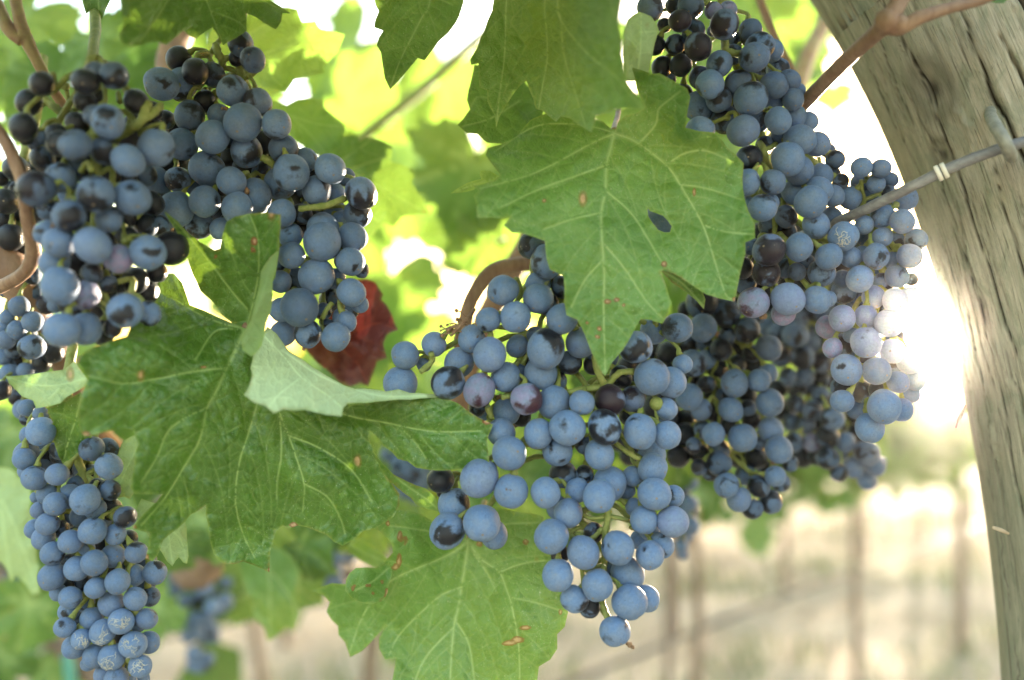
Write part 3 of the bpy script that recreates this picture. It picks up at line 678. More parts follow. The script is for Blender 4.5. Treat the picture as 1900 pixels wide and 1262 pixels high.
A_flap = [(496, 606), (525, 636), (552, 662), (593, 689), (640, 716), (697, 723), (760, 729), (812, 731), (820, 737), (760, 742), (700, 745), (645, 749), (637, 757), (634, 773), (606, 770), (580, 764), (566, 760), (525, 760), (508, 767), (492, 753), (471, 747), (453, 733), (462, 718), (468, 696), (465, 683), (471, 656), (483, 630)]
A_flapv = [([(490, 622), (530, 665), (560, 700), (610, 735), (640, 760)], .9), ([(560, 700), (520, 730), (500, 755)], .5), ([(525, 650), (600, 700), (700, 733), (790, 735)], .6)]
A_flapc = [(496, 606, .350), (640, 716, .346), (815, 735, .344), (635, 772, .316), (508, 766, .312), (453, 733, .318), (471, 656, .336), (560, 720, .326), (700, 738, .340)]
A_curl = [(519, 462), (514, 495), (506, 522), (506, 555), (494, 600), (486, 640), (476, 655), (466, 662), (450, 650), (446, 628), (458, 606), (470, 574), (480, 535), (484, 503), (500, 478)]
A_curlc = [(519, 462, .334), (506, 540, .326), (446, 630, .318), (470, 660, .320), (484, 503, .331), (490, 600, .324)]
A_side = [(694, 838), (708, 858), (730, 880), (755, 893), (790, 906), (808, 922), (815, 950), (792, 945), (772, 936), (748, 914), (716, 888), (700, 862)]
leafobj('grape_leaf', 'large dark green leaf with folded pale lobes hanging low on the left', [
    (dict(outline=A_main, veins=A_veins, ctrl=A_ctrl, seed=1, pucker=.0021, step=5., spots=[(140, 668, 8, 9), (158, 806, 10, 6), (246, 978, 8, 8), (293, 528, 4, 5), (545, 974, 9, 6), (905, 782, 12, 5), (378, 681, 6, 3), (272, 1034, 5, 6), (500, 1058, 4, 5)]), 0),
    (dict(outline=A_up, veins=A_upv, ctrl=A_upc, seed=2, pucker=.0016, spots=[(471, 448, 7, 9), (470, 466, 5, 5), (402, 475, 4, 4)]), 0),
    (dict(outline=A_flap, veins=A_flapv, ctrl=A_flapc, seed=3, under=True, pucker=.0008, wave=.001), 3),
    (dict(outline=A_curl, veins=[([(450, 640), (475, 580), (500, 500)], .5)], ctrl=A_curlc, seed=4, under=True, pucker=.0005, sec=False, wave=.0005), 2),
    (dict(outline=A_side, veins=[([(696, 842), (740, 890), (790, 925), (812, 945)], .7)], ctrl=[(694, 838, .366), (815, 950, .372), (790, 906, .368), (748, 914, .372)], seed=5, sec=False), 1)],
    [M['leafdark'], M['leaf'], M['leafsun'], M['leafpale']], ([(454, 610, .353), (470, 570, .365), (482, 500, .39), (470, 430, .41)], [.0014, .0012, .0012, .0014]))

# the big leaf at upper centre, spread over the two bunches
B_out = [(1134, 240), (1120, 226), (1085, 214), (1030, 205), (985, 222), (960, 252), (930, 268), (905, 275), (901, 288), (928, 325), (915, 336), (878, 345), (888, 355), (879, 363), (884, 380), (886, 404), (910, 404), (948, 401), (934, 418), (950, 432), (985, 438), (1011, 447), (1014, 480), (1020, 500), (1034, 506), (1046, 514), (1047, 560), (1051, 585), (1071, 593), (1085, 620), (1098, 655), (1108, 680), (1123, 698), (1136, 672), (1155, 650), (1172, 622), (1189, 592), (1208, 594), (1229, 601), (1240, 580), (1246, 562), (1236, 530), (1227, 505), (1234, 498), (1262, 514), (1285, 530), (1310, 546), (1336, 554), (1363, 560), (1368, 535), (1374, 505), (1383, 470), (1383, 450), (1401, 442), (1400, 415), (1388, 390), (1381, 367), (1378, 330), (1380, 303), (1350, 275), (1324, 246), (1296, 243), (1272, 237), (1276, 205), (1281, 180), (1275, 165), (1250, 150), (1224, 136), (1209, 137), (1190, 130), (1172, 125), (1178, 145), (1182, 165), (1190, 185), (1197, 200), (1180, 210), (1160, 215), (1147, 226), (1143, 240)]
B_veins = [([(1140, 248), (1132, 280), (1125, 307), (1123, 354), (1116, 390), (1116, 430), (1121, 504), (1120, 572), (1122, 656), (1123, 690)], 1.15), ([(1140, 248), (1095, 268), (1055, 290), (1000, 318), (950, 335), (890, 350)], .95), ([(1138, 246), (1100, 236), (1050, 230), (990, 236), (920, 280)], .8),
           ([(1142, 248), (1185, 267), (1236, 307), (1262, 343), (1304, 418), (1327, 487), (1346, 545), (1360, 556)], 1.05), ([(1186, 266), (1216, 232), (1223, 202), (1246, 182), (1262, 170)], .7), ([(1236, 307), (1270, 285), (1310, 280), (1360, 300)], .7), ([(1125, 307), (1060, 330), (1000, 352), (930, 385)], .65), ([(1116, 395), (1060, 408), (1010, 425)], .6), ([(1123, 354), (1170, 395), (1200, 440), (1232, 495)], .7), ([(1118, 450), (1160, 500), (1200, 560), (1232, 592)], .7), ([(1120, 480), (1085, 520), (1060, 570)], .6), ([(1262, 343), (1310, 350), (1375, 370)], .6), ([(1304, 418), (1345, 430), (1395, 435)], .6)]
B_ctrl = [(1140, 246, .350), (905, 275, .350), (880, 350, .326), (890, 400, .322), (950, 430, .326), (1050, 580, .330), (1123, 698, .334), (1230, 600, .332), (1230, 505, .336), (1363, 560, .336), (1400, 435, .334), (1380, 303, .340), (1276, 240, .340), (1281, 180, .338), (1172, 125, .342), (1125, 307, .344), (1055, 290, .340), (1120, 450, .330), (1236, 307, .346), (1290, 390, .341), (1200, 420, .341), (1220, 225, .348), (1030, 215, .362), (1000, 380, .330), (1240, 270, .350)]
B_hole = [(1201, 385), (1206, 392), (1218, 396), (1231, 401), (1240, 411), (1246, 420), (1243, 431), (1232, 431), (1221, 426), (1211, 414), (1203, 402)]
leafobj('grape_leaf', 'large dusty green leaf with a small hole, spread between the centre and right bunches', [
    (dict(outline=B_out, veins=B_veins, ctrl=B_ctrl, seed=11, hole=B_hole, step=5.5, spots=[(1128, 559, 7, 5), (1144, 556, 6, 4), (1158, 567, 4, 3), (1232, 490, 6, 6), (1288, 356, 3, 9), (1112, 610, 5, 5), (1108, 625, 6, 4), (1363, 556, 4, 6), (1090, 600, 3, 3), (1010, 372, 3, 3)], pucker=.0010, wave=.0009), 0),
    (dict(outline=[(1226, 502), (1246, 506), (1262, 513), (1285, 525), (1303, 540), (1309, 556), (1306, 574), (1290, 556), (1270, 540), (1246, 524)], veins=[([(1230, 504), (1265, 525), (1303, 565)], .6)], ctrl=[(1226, 502, .340), (1262, 513, .346), (1306, 574, .350), (1270, 540, .352)], seed=12, sec=False), 1)],
    [M['leaf'], M['leafdark']], ([(1140, 244, .350), (1141, 232, .362), (1146, 215, .385), (1152, 170, .41)], [.0016, .0012, .0012, .0014]))

# the leaf hanging in front at the top, its right half near the lens
Cc = [(930, -150), (916, -60), (916, 0), (913, 20), (899, 57), (886, 88), (872, 111), (874, 121), (888, 118), (888, 140), (889, 162), (904, 168), (904, 188), (910, 200), (918, 214), (921, 237), (927, 216), (950, 178), (964, 160), (977, 150), (983, 168), (994, 202), (1007, 206), (1019, 216), (1031, 226), (1041, 216), (1058, 220), (1078, 234), (1097, 246), (1103, 230), (1106, 216), (1135, 206), (1169, 202), (1197, 203), (1189, 185), (1165, 152), (1160, 125), (1155, 101), (1150, 50), (1155, 0), (1170, -60), (1150, -150), (1050, -180)]
leafobj('grape_leaf', 'broad green leaf hanging from the top edge, its right half blurred close to the lens', [
    (dict(outline=Cc, veins=[([(1030, -150), (1034, 0), (1048, 50), (1095, 104), (1140, 140), (1190, 198)], 1.1), ([(1026, -130), (1011, 0), (1014, 57), (1015, 110), (1005, 170), (1000, 200)], 1.0), ([(1000, -140), (955, -60), (940, 0), (936, 101), (926, 180), (921, 232)], .95), ([(1040, 30), (1046, 100), (1064, 162), (1085, 230)], .8), ([(1040, -120), (1090, -60), (1130, 0), (1152, 60)], .8)],
          ctrl=[(916, -60, .352), (872, 115, .358), (921, 237, .356), (977, 150, .355), (1031, 226, .345), (1097, 246, .315), (1197, 203, .290), (1155, 100, .280), (1155, 0, .280), (1014, 57, .352), (1060, 60, .320), (1030, -150, .330), (1064, 162, .325)], seed=21, pucker=.0014), 0)], [M['leaf']], ([(1028, -150, .330), (1030, -200, .35), (1040, -260, .38)], .0014))
D_out = [(720, -110), (700, -50), (690, -20), (697, 10), (703, 21), (696, 38), (694, 51), (703, 54), (711, 57), (703, 70), (699, 84), (707, 98), (710, 120), (714, 145), (724, 166), (741, 148), (760, 126), (775, 108), (788, 112), (800, 96), (814, 77), (832, 61), (846, 42), (852, 30), (860, 5), (868, -50), (850, -120), (780, -140)]
leafobj('grape_leaf', 'pointed green leaf tip with fine veins hanging at top centre', [
    (dict(outline=D_out, veins=[([(808, -130), (798, 0), (782, 34), (765, 67), (741, 115), (725, 160)], 1.1), ([(800, -60), (745, -20), (705, 15)], .7), ([(799, -10), (840, 10)], .5)], ctrl=[(808, -130, .385), (694, 51, .372), (724, 166, .362), (860, 0, .372), (775, 70, .370)], seed=31, pucker=.0009, wave=.0009), 0)], [M['leaf']])
E_out = [(215, -90), (220, -30), (222, 0), (229, 44), (222, 66), (226, 82), (245, 86), (263, 84), (280, 79), (293, 77), (302, 82), (310, 83), (325, 70), (340, 57), (352, 68), (364, 72), (380, 60), (394, 51), (402, 62), (414, 84), (424, 78), (435, 72), (448, 64), (458, 57), (458, 40), (456, 24), (472, 30), (492, 44), (512, 55), (522, 40), (524, 24), (539, 25), (520, 12), (499, 0), (470, -50), (430, -110), (300, -130)]
leafobj('grape_leaf', 'broad green leaf overhanging the top of the left bunch', [
    (dict(outline=E_out, veins=[([(360, -120), (340, -50), (300, 20), (260, 78)], 1.), ([(365, -120), (370, -40), (390, 20), (412, 78)], 1.), ([(370, -120), (420, -60), (470, -10), (530, 22)], .9), ([(390, 20), (440, 40), (456, 55)], .5), ([(350, -120), (280, -60), (235, 0)], .8)], ctrl=[(215, -90, .315), (226, 82, .298), (310, 83, .312), (412, 82, .336), (539, 25, .362), (430, -110, .37), (340, 0, .332), (512, 55, .350)], seed=41, pucker=.0015), 0)], [M['leaf']])

# leaf low in the centre, behind the central bunch
L_out = [(866, 1000), (840, 985), (800, 965), (770, 950), (741, 944), (716, 950), (700, 957), (696, 970), (700, 985), (716, 996), (726, 1008), (729, 1025), (715, 1042), (697, 1054), (702, 1075), (690, 1082), (660, 1078), (640, 1084), (615, 1082), (590, 1092), (575, 1096), (600, 1104), (612, 1118), (606, 1135), (615, 1150), (627, 1162), (628, 1178), (640, 1192), (650, 1220), (672, 1208), (690, 1190), (708, 1170), (716, 1160), (703, 1185), (703, 1203), (714, 1224), (734, 1222), (732, 1240), (728, 1262), (720, 1300), (740, 1360), (800, 1385), (860, 1400), (930, 1360), (985, 1290), (997, 1262), (1000, 1237), (1021, 1224), (1034, 1204), (1034, 1177), (1048, 1163), (1054, 1136), (1045, 1085), (1031, 1035), (1020, 995), (1007, 958), (985, 952), (967, 951), (945, 946), (923, 941), (905, 950), (890, 975)]
L_veins = [([(868, 1003), (862, 1055), (856, 1089), (850, 1130), (842, 1163), (835, 1262), (830, 1380)], 1.2), ([(868, 1003), (840, 1025), (805, 1042), (765, 1058), (728, 1076), (700, 1100), (670, 1150), (648, 1212)], 1.0), ([(856, 1089), (812, 1109), (745, 1173), (722, 1215)], .8), ([(868, 1003), (889, 1035), (926, 1062), (940, 1095), (950, 1126), (962, 1194), (965, 1280)], 1.0), ([(880, 1030), (905, 1065), (920, 1096)], .6), ([(842, 1163), (790, 1220), (760, 1290)], .7), ([(845, 1150), (870, 1195), (880, 1260)], .7), ([(926, 1062), (975, 1045), (1025, 1040)], .7), ([(868, 1003), (930, 975), (1000, 970)], .6), ([(868, 1003), (790, 985), (720, 975)], .6), ([(950, 1110), (1000, 1120), (1045, 1135)], .5)]
L_ctrl = [(868, 1003, .392), (700, 965, .374), (728, 1026, .374), (610, 1100, .404), (650, 1218, .402), (716, 1160, .398), (730, 1262, .384), (800, 1380, .384), (850, 1130, .390), (842, 1230, .384), (910, 1110, .386), (925, 1240, .376), (1000, 1237, .368), (1050, 1140, .364), (1010, 960, .388), (950, 1126, .372), (923, 945, .396), (640, 1084, .402)]
L_curl = [(697, 1054), (680, 1053), (660, 1054), (648, 1064), (642, 1076), (640, 1096), (653, 1110), (670, 1119), (690, 1121), (711, 1115), (719, 1100), (722, 1082), (729, 1062), (722, 1045), (712, 1046)]
leafobj('grape_leaf', 'green leaf with scorched brown spots and a curled lobe, lowest in the centre', [
    (dict(outline=L_out, veins=L_veins, ctrl=L_ctrl, seed=51, spots=[(742, 996, 5, 11), (754, 1004, 4, 9), (733, 1052, 9, 7), (740, 1040, 5, 14), (720, 972, 3, 5), (960, 1187, 13, 7), (944, 1194, 15, 5), (975, 1165, 12, 5), (975, 1006, 7, 5), (890, 1008, 6, 8), (1040, 1135, 4, 5)], pucker=.0012, wave=.0012), 0),
    (dict(outline=L_curl, veins=[([(720, 1055), (690, 1080), (660, 1095)], .5)], ctrl=[(697, 1054, .376), (642, 1076, .368), (670, 1119, .372), (722, 1082, .380), (680, 1085, .364)], seed=52, spots=[(655, 1090, 4, 6), (683, 1086, 5, 3), (710, 1078, 5, 4), (690, 1100, 4, 3), (676, 1096, 3, 3), (718, 1100, 5, 10), (705, 1112, 7, 5)], pucker=.0006), 0)],
    [M['leaf']], ([(868, 1003, .392), (880, 980, .402), (900, 930, .42)], [.0015, .0013, .0014]))

def small(label, outline, veins, ctrl, seed, mat, under=False, **k):
    return leafobj('grape_leaf', label, [(dict(outline=outline, veins=veins, ctrl=ctrl, seed=seed, under=under, **k), 0)], [M[mat]])
small('pale grey green leaf underside jutting to the left edge', [(10, 698), (35, 697), (61, 694), (90, 690), (118, 686), (128, 678), (138, 670), (152, 690), (164, 706), (158, 716), (148, 723), (135, 730), (122, 738), (112, 748), (94, 753), (67, 758), (62, 744), (40, 735), (28, 722), (18, 712)],
      [([(165, 700), (120, 712), (70, 715), (15, 700)], 1.), ([(120, 712), (90, 740)], .5)], [(10, 700, .345), (67, 758, .342), (164, 706, .338), (120, 690, .350), (110, 735, .340)], 61, 'leaf', True, step=6.)
small('small dark green leaf hanging under the pale leaf at left', [(90, 756), (105, 750), (125, 742), (150, 728), (165, 770), (170, 812), (160, 835), (140, 850), (116, 860), (108, 845), (100, 820), (94, 797), (98, 783), (88, 766)],
      [([(150, 740), (140, 780), (128, 815), (117, 858)], .8), ([(140, 780), (105, 765)], .4)], [(90, 760, .350), (116, 860, .352), (150, 730, .346), (168, 812, .350)], 62, 'leafdark', step=6.)
small('small pale leaf edge tucked behind the big dark leaf', [(252, 806), (240, 812), (229, 818), (218, 838), (208, 865), (205, 895), (210, 915), (217, 925), (230, 922), (241, 926), (252, 910), (268, 880), (275, 830)],
      [([(262, 815), (240, 860), (215, 915)], .8)], [(252, 806, .364), (205, 895, .362), (241, 926, .360), (270, 870, .366)], 63, 'leaf', True, step=6.)
small('small pale leaf tips below the big dark leaf', [(262, 925), (250, 950), (268, 985), (284, 1005), (300, 1025), (310, 1042), (320, 1051), (326, 1040), (332, 1034), (340, 1044), (347, 1046), (350, 1032), (347, 1000), (342, 962), (320, 940)],
      [([(290, 930), (310, 980), (320, 1045)], .8), ([(310, 980), (335, 1000), (346, 1040)], .5)], [(262, 925, .366), (300, 1025, .368), (347, 1046, .370), (342, 962, .376)], 64, 'leaf', True, step=6.)
small('narrow green leaf folded beside the large dusty leaf', [(836, 359), (850, 349), (866, 340), (880, 335), (893, 332), (890, 322), (892, 316), (909, 317), (928, 328), (918, 334), (909, 337), (898, 341), (885, 345), (880, 352), (866, 356), (850, 358)],
      [([(840, 358), (880, 343), (922, 328)], .7)], [(836, 359, .352), (892, 316, .350), (928, 328, .346), (866, 356, .354)], 65, 'leafsun', step=5., sec=False)
small('pale leaf underside standing beside the top of the right bunch', [(1160, 150), (1156, 100), (1158, 60), (1165, 37), (1176, 27), (1186, 22), (1198, 26), (1209, 31), (1217, 43), (1222, 55), (1219, 68), (1215, 80), (1209, 110), (1203, 140), (1190, 146), (1176, 150)],
      [([(1180, 150), (1188, 95), (1190, 28)], .9), ([(1188, 95), (1165, 70)], .5), ([(1188, 60), (1215, 58)], .5)], [(1160, 150, .345), (1165, 37, .338), (1222, 55, .344), (1203, 140, .350), (1188, 85, .336)], 66, 'leaf', True, step=5.)
small('green leaf behind the upper edge of the large dusty leaf', [(880, 120), (874, 150), (866, 185), (872, 203), (860, 220), (849, 232), (858, 240), (866, 247), (886, 249), (895, 258), (904, 265), (940, 268), (1000, 250), (1010, 200), (980, 160), (930, 120)],
      [([(960, 190), (910, 220), (858, 235)], .8), ([(940, 195), (890, 180), (872, 200)], .5)], [(880, 120, .40), (849, 232, .385), (904, 265, .380), (1000, 250, .385)], 67, 'leaf')
small('leaf lit from behind over the top of the left bunch', [(404, 20), (455, 20), (500, 12), (552, 17), (556, 30), (561, 41), (574, 40), (586, 39), (590, 48), (596, 54), (618, 58), (640, 64), (632, 86), (623, 101), (610, 115), (600, 125), (603, 135), (575, 142), (546, 148), (538, 160), (530, 170), (505, 164), (480, 162), (440, 150), (404, 136), (380, 100)],
      [([(400, 60), (460, 100), (520, 90), (580, 72), (636, 66)], 1.), ([(430, 85), (500, 40), (548, 20)], .8), ([(430, 85), (490, 130), (528, 166)], .8)], [(404, 20, .43), (640, 64, .42), (530, 170, .425), (404, 136, .44), (520, 90, .425), (552, 17, .43)], 68, 'leafsun')
small('green leaf to the right of the top left bunch', [(470, 170), (505, 185), (532, 195), (552, 184), (578, 182), (600, 184), (600, 196), (605, 204), (622, 218), (641, 232), (638, 252), (632, 275), (606, 285), (580, 290), (560, 270), (540, 255), (510, 230), (480, 200)],
      [([(490, 195), (540, 215), (590, 230), (636, 235)], .9), ([(540, 215), (580, 255), (600, 280)], .6)], [(470, 170, .44), (641, 232, .44), (600, 184, .435), (580, 290, .445)], 69, 'leafsun')
small('soft green lobed leaf behind the right end of the left bunch', [(590, 290), (606, 268), (630, 256), (648, 250), (662, 249), (668, 262), (680, 256), (692, 256), (710, 262), (728, 272), (727, 286), (724, 300), (745, 305), (765, 314), (768, 326), (764, 338), (780, 365), (796, 396), (770, 398), (745, 402), (738, 412), (731, 421), (712, 414), (690, 440), (640, 430), (600, 380), (580, 330)],
      [([(600, 300), (650, 320), (700, 345), (790, 394)], 1.), ([(620, 305), (660, 280), (688, 260)], .8), ([(640, 318), (690, 300), (725, 290)], .6), ([(620, 310), (650, 370), (700, 410)], .8)], [(590, 290, .46), (796, 396, .45), (690, 440, .455), (662, 249, .455), (728, 272, .45)], 70, 'leaf')
small('wrinkled dark red autumn leaf behind the left bunch', [(560, 640), (590, 610), (630, 560), (650, 530), (664, 519), (682, 518), (697, 524), (704, 536), (711, 546), (708, 556), (718, 566), (726, 580), (733, 600), (739, 612), (724, 618), (716, 625), (712, 640), (718, 664), (700, 672), (694, 690), (684, 716), (668, 712), (650, 718), (630, 712), (610, 690), (585, 670)],
      [([(600, 640), (650, 620), (700, 600), (735, 611)], 1.), ([(620, 630), (650, 570), (680, 525)], .8), ([(620, 640), (660, 670), (680, 710)], .8)], [(560, 640, .43), (664, 519, .425), (739, 612, .42), (684, 716, .43), (670, 610, .445), (700, 560, .43), (690, 660, .425), (640, 560, .435), (640, 690, .44)], 71, 'leafred', pucker=.003, wave=.003)
small('small dark leaf tip at the top left edge', [(150, -40), (152, 0), (156, 14), (160, 26), (167, 20), (171, 30), (178, 36), (184, 41), (190, 34), (196, 18), (204, 2), (210, -40)], [([(180, -40), (182, 0), (184, 38)], .8)], [(150, -40, .37), (184, 41, .365), (210, -40, .372), (182, 0, .360)], 72, 'leafdark', step=6.)
small('blurred pale green leaf hanging at the lower left edge', [(-80, 860), (-20, 862), (20, 870), (45, 890), (57, 907), (60, 960), (68, 1020), (76, 1101), (60, 1104), (48, 1085), (30, 1068), (20, 1082), (8, 1050), (-20, 1020), (-80, 1000)], [([(-40, 870), (10, 940), (40, 1010), (70, 1095)], 1.), ([(0, 930), (10, 1000), (20, 1070)], .7)], [(-80, 860, .50), (57, 907, .49), (76, 1101, .485), (-80, 1000, .50), (20, 980, .48)], 73, 'leaf', True)
small('green leaf hanging blurred beneath the big dark leaf', [(450, 1000), (500, 1010), (540, 1030), (556, 1060), (552, 1100), (556, 1140), (546, 1170), (530, 1165), (512, 1182), (497, 1190), (490, 1165), (470, 1145), (462, 1110), (448, 1080), (440, 1040)], [([(490, 1005), (500, 1080), (500, 1185)], 1.), ([(495, 1050), (540, 1110), (548, 1165)], .7)], [(450, 1000, .56), (556, 1060, .55), (497, 1190, .55), (440, 1040, .56)], 74, 'leaf')
small('yellow green curled leaf glowing in the gap below the big leaf', [(640, 1020), (655, 998), (670, 1000), (690, 1012), (712, 1030), (726, 1042), (716, 1050), (690, 1052), (668, 1040), (655, 1030)], [([(648, 1010), (680, 1028), (720, 1044)], .8)], [(640, 1020, .45), (726, 1042, .44), (670, 1000, .455), (690, 1052, .45)], 75, 'leafsun', step=6.)
small('tiny green leaf edge touching the top of the wooden post', [(1800, -40), (1806, -10), (1812, 3), (1825, 5), (1836, 3), (1848, 6), (1862, 6), (1872, -2), (1880, -40)], [([(1840, -40), (1840, 3)], .7)], [(1800, -40, .33), (1840, 6, .325), (1880, -40, .33)], 76, 'leaf', step=6.)

# ------------------------------------------------------------------ the canopy behind, every leaf its own
def place_leaf(x, y, d, size, roll, tilt, yaw, meshes, label, group, i):
    """size in photo pixels (half width of the blade), roll turns it in the picture, tilt / yaw lean it"""
    o = bpy.data.objects.new('grape_leaf', meshes[i % len(meshes)]); C.objects.link(o)
    o.location = P(x, y, d); s = size*d/FPX; o.scale = (s, s, s)
    R = Matrix.Rotation(math.pi/2, 3, 'X')           # blade upright: local z to the camera
    R = Matrix.Rotation(roll, 3, 'Y') @ Matrix.Rotation(yaw, 3, 'Z') @ Matrix.Rotation(tilt, 3, 'X') @ R
    o.rotation_mode = 'QUATERNION'; o.rotation_quaternion = R.to_quaternion()
    tag(o, label, 'leaf', group); return o
r = random.Random(5)
GL = 'blurred sunlit leaf in the bright canopy behind the bunches'; GG = 'blurred leaves of the bright canopy'
gaps = [(560, 25, 40), (590, 15, 35), (690, 135, 50), (735, 60, 40), (830, 60, 30), (850, 205, 30), (795, 190, 30), (700, 185, 25), (818, 392, 34), (830, 470, 55), (870, 500, 40), (710, 425, 40), (762, 440, 24), (812, 555, 20), (766, 510, 16), (1560, 200, 95), (1620, 330, 80), (1600, 60, 30), (1590, 440, 70), (1680, 520, 60), (95, 60, 36), (120, 75, 30), (30, 190, 26), (60, 270, 26), (1190, 10, 26), (640, 30, 26), (1735, 612, 90), (900, 190, 24)]
spots = [(880, 300, .62, 150, .3), (870, 420, .9, 120, -.4), (750, 260, 1.0, 170, .8), (720, 520, .85, 150, .2), (640, 190, .75, 130, -1.0), (780, 590, .9, 130, .9), (1010, 120, .6, 150, .1), (905, 450, .62, 90, 1.4), (930, 380, .7, 130, 0), (660, 90, .95, 150, 1.), (760, 330, 1.1, 160, -.6), (820, 130, 1.15, 150, .3), (700, 620, .9, 140, -.2), (600, 470, 1.0, 170, 0),
         (60, 30, .62, 150, .5), (170, 70, .55, 120, -.5), (30, 120, .55, 110, .2), (110, 160, .52, 110, 1.), (250, 130, .58, 130, 0), (60, 220, .6, 100, -.7), (350, 150, .6, 130, .6), (200, 230, .55, 120, 0), (450, 210, .55, 130, -.5), (330, 40, .62, 130, .2), (20, 330, .7, 120, .2), (120, 330, .7, 120, .8),
         (1490, 40, 1.0, 110, .3), (1430, 100, .9, 130, -.3), (1545, 165, .8, 60, .1), (1500, 130, .9, 60, .9), (1400, 20, .7, 150, .4), (1250, 60, .7, 150, 0), (1350, 200, .8, 150, .7)]
k = 0
for (x, y, d, s, ro) in spots:
    place_leaf(x, y, d, s, ro, r.uniform(-.5, .5), r.uniform(-.5, .5), GSUN if r.random() < .75 else GRN, GL, GG, k); k += 1
n = 0
while n < 115:
    x, y = r.uniform(-160, 1560), r.uniform(-160, 660); d = r.uniform(.9, 1.7); s = r.uniform(62, 105)*1.2/d
    if any(math.hypot(x-a, y-b) < c*.8+s*.62 for a, b, c in gaps): continue
    if x > 1330 and y > 260: continue
    place_leaf(x, y, d, s, r.uniform(-1.2, 1.2), r.uniform(-.7, .7), r.uniform(-.8, .8), GSUN if r.random() < .8 else GRN, GL, GG, k); k += 1; n += 1
GL2 = 'blurred green leaf low behind the left bunches, above the pale ground'; GG2 = 'blurred leaves low behind the left bunches'
for (x, y, d, s, ro) in [(30, 800, .75, 110, .2), (120, 900, .8, 110, .5), (250, 1080, .85, 95, -.5), (60, 1120, .7, 100, .3), (160, 1040, .9, 110, 0), (330, 1000, .6, 80, .5), (300, 1130, .75, 70, .8), (400, 1090, .8, 80, .1), (380, 960, .62, 90, -.4), (560, 1010, .58, 90, -1.1), (600, 950, .62, 100, .2), (700, 950, .62, 110, .8), (480, 940, .7, 120, 0), (0, 1210, .8, 100, .6), (90, 1230, .9, 80, -.3), (450, 1110, .85, 60, .4), (545, 1080, .62, 70, -.8), (250, 960, .7, 120, .2), (850, 900, .6, 110, .3), (960, 900, .6, 110, -.3), (800, 760, .6, 130, 0), (700, 760, .7, 130, 0), (1270, 830, .55, 90, .1), (1180, 780, .55, 90, .1), (660, 860, .58, 90, .5), (1240, 600, .6, 140, .2), (980, 640, .62, 120, .2), (900, 700, .64, 120, .9)]:
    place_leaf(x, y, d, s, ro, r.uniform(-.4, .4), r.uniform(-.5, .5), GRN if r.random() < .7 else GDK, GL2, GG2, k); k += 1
GL3 = 'green leaf added behind the hanging bunches to block the low sun, glimpsed in gaps'; GG3 = 'leaves added behind the hanging bunches to block the low sun'  # added leaves that keep the low sun off the large front leaves
for (x, y, d, s, ro) in [(1330, 330, .58, 120, .2), (1440, 380, .60, 120, -.4), (1390, 250, .66, 110, .7), (1480, 500, .62, 115, .1), (1390, 520, .56, 120, -.8), (1300, 480, .60, 120, .4), (1540, 590, .66, 95, .3), (1450, 640, .64, 120, -.3), (1340, 640, .58, 110, .9), (1230, 700, .56, 110, -.2), (1150, 690, .56, 120, .5), (1060, 650, .58, 120, 0), (1500, 420, .72, 100, .5), (1420, 740, .66, 100, .2), (1320, 180, .6, 110, -.5), (1250, 420, .6, 120, 0), (1180, 330, .62, 130, .5), (1330, 80, .62, 110, .2), (1120, 560, .58, 120, -.5), (1100, 780, .62, 110, 0), (1020, 800, .60, 110, .4), (1180, 820, .62, 110, -.3), (1060, 880, .60, 100, .2), (1000, 720, .60, 110, -.5), (1240, 640, .62, 110, .6), (1420, 450, .68, 110, .1), (1400, 580, .70, 110, .6), (1350, 420, .70, 110, -.2), (1200, 900, .64, 90, .3), (1280, 560, .62, 110, .1), (1180, 250, .64, 120, .2), (1310, 260, .66, 110, -.3), (1250, 310, .68, 110, .5), (1225, 210, .66, 90, 0), (1396, 330, .66, 110, .3), (1474, 412, .50, 60, -.2), (1080, 312, .62, 115, .2), (985, 345, .66, 95, -.4)]:
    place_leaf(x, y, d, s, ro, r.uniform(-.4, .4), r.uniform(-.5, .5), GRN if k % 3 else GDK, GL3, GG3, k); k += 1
# the vine's own roof of leaves above the frame, which shades the tops of the bunches
def roof():
    rr = random.Random(9); vs = []; fs = []
    for i in range(150):
        x, y, d = rr.uniform(-300, 1700), rr.uniform(-520, -150), rr.uniform(.20, .62)
        q = Vector((rr.gauss(0, .35), rr.gauss(-.3, .35), 1)).normalized(); a = q.orthogonal().normalized(); a.rotate(Quaternion(q, rr.uniform(0, 6.28))); b = q.cross(a); c = P(x, y, d); s = rr.uniform(.035, .055)
        if c.z < CAM_Z+.135: c.z = CAM_Z+.135+rr.uniform(0, .1)
        me = GEN[i % 5]; k = len(vs); m = len(me.vertices)
        co_ = np.empty(m*3); me.vertices.foreach_get('co', co_); co_ = co_.reshape(-1, 3)*s
        M3 = np.array([a, b, q]); w_ = co_@M3+np.array(c); vs += [tuple(t) for t in w_]; fs += [tuple(v+k for v in p.vertices) for p in me.polygons]
    o = link('foliage', mesh('foliage', vs, fs), None, M['leaf']); o.data.uv_layers.new(name='UVMap'); tag(o, 'dense roof of vine leaves over the grape bunches', 'foliage', None, 'stuff')
roof()
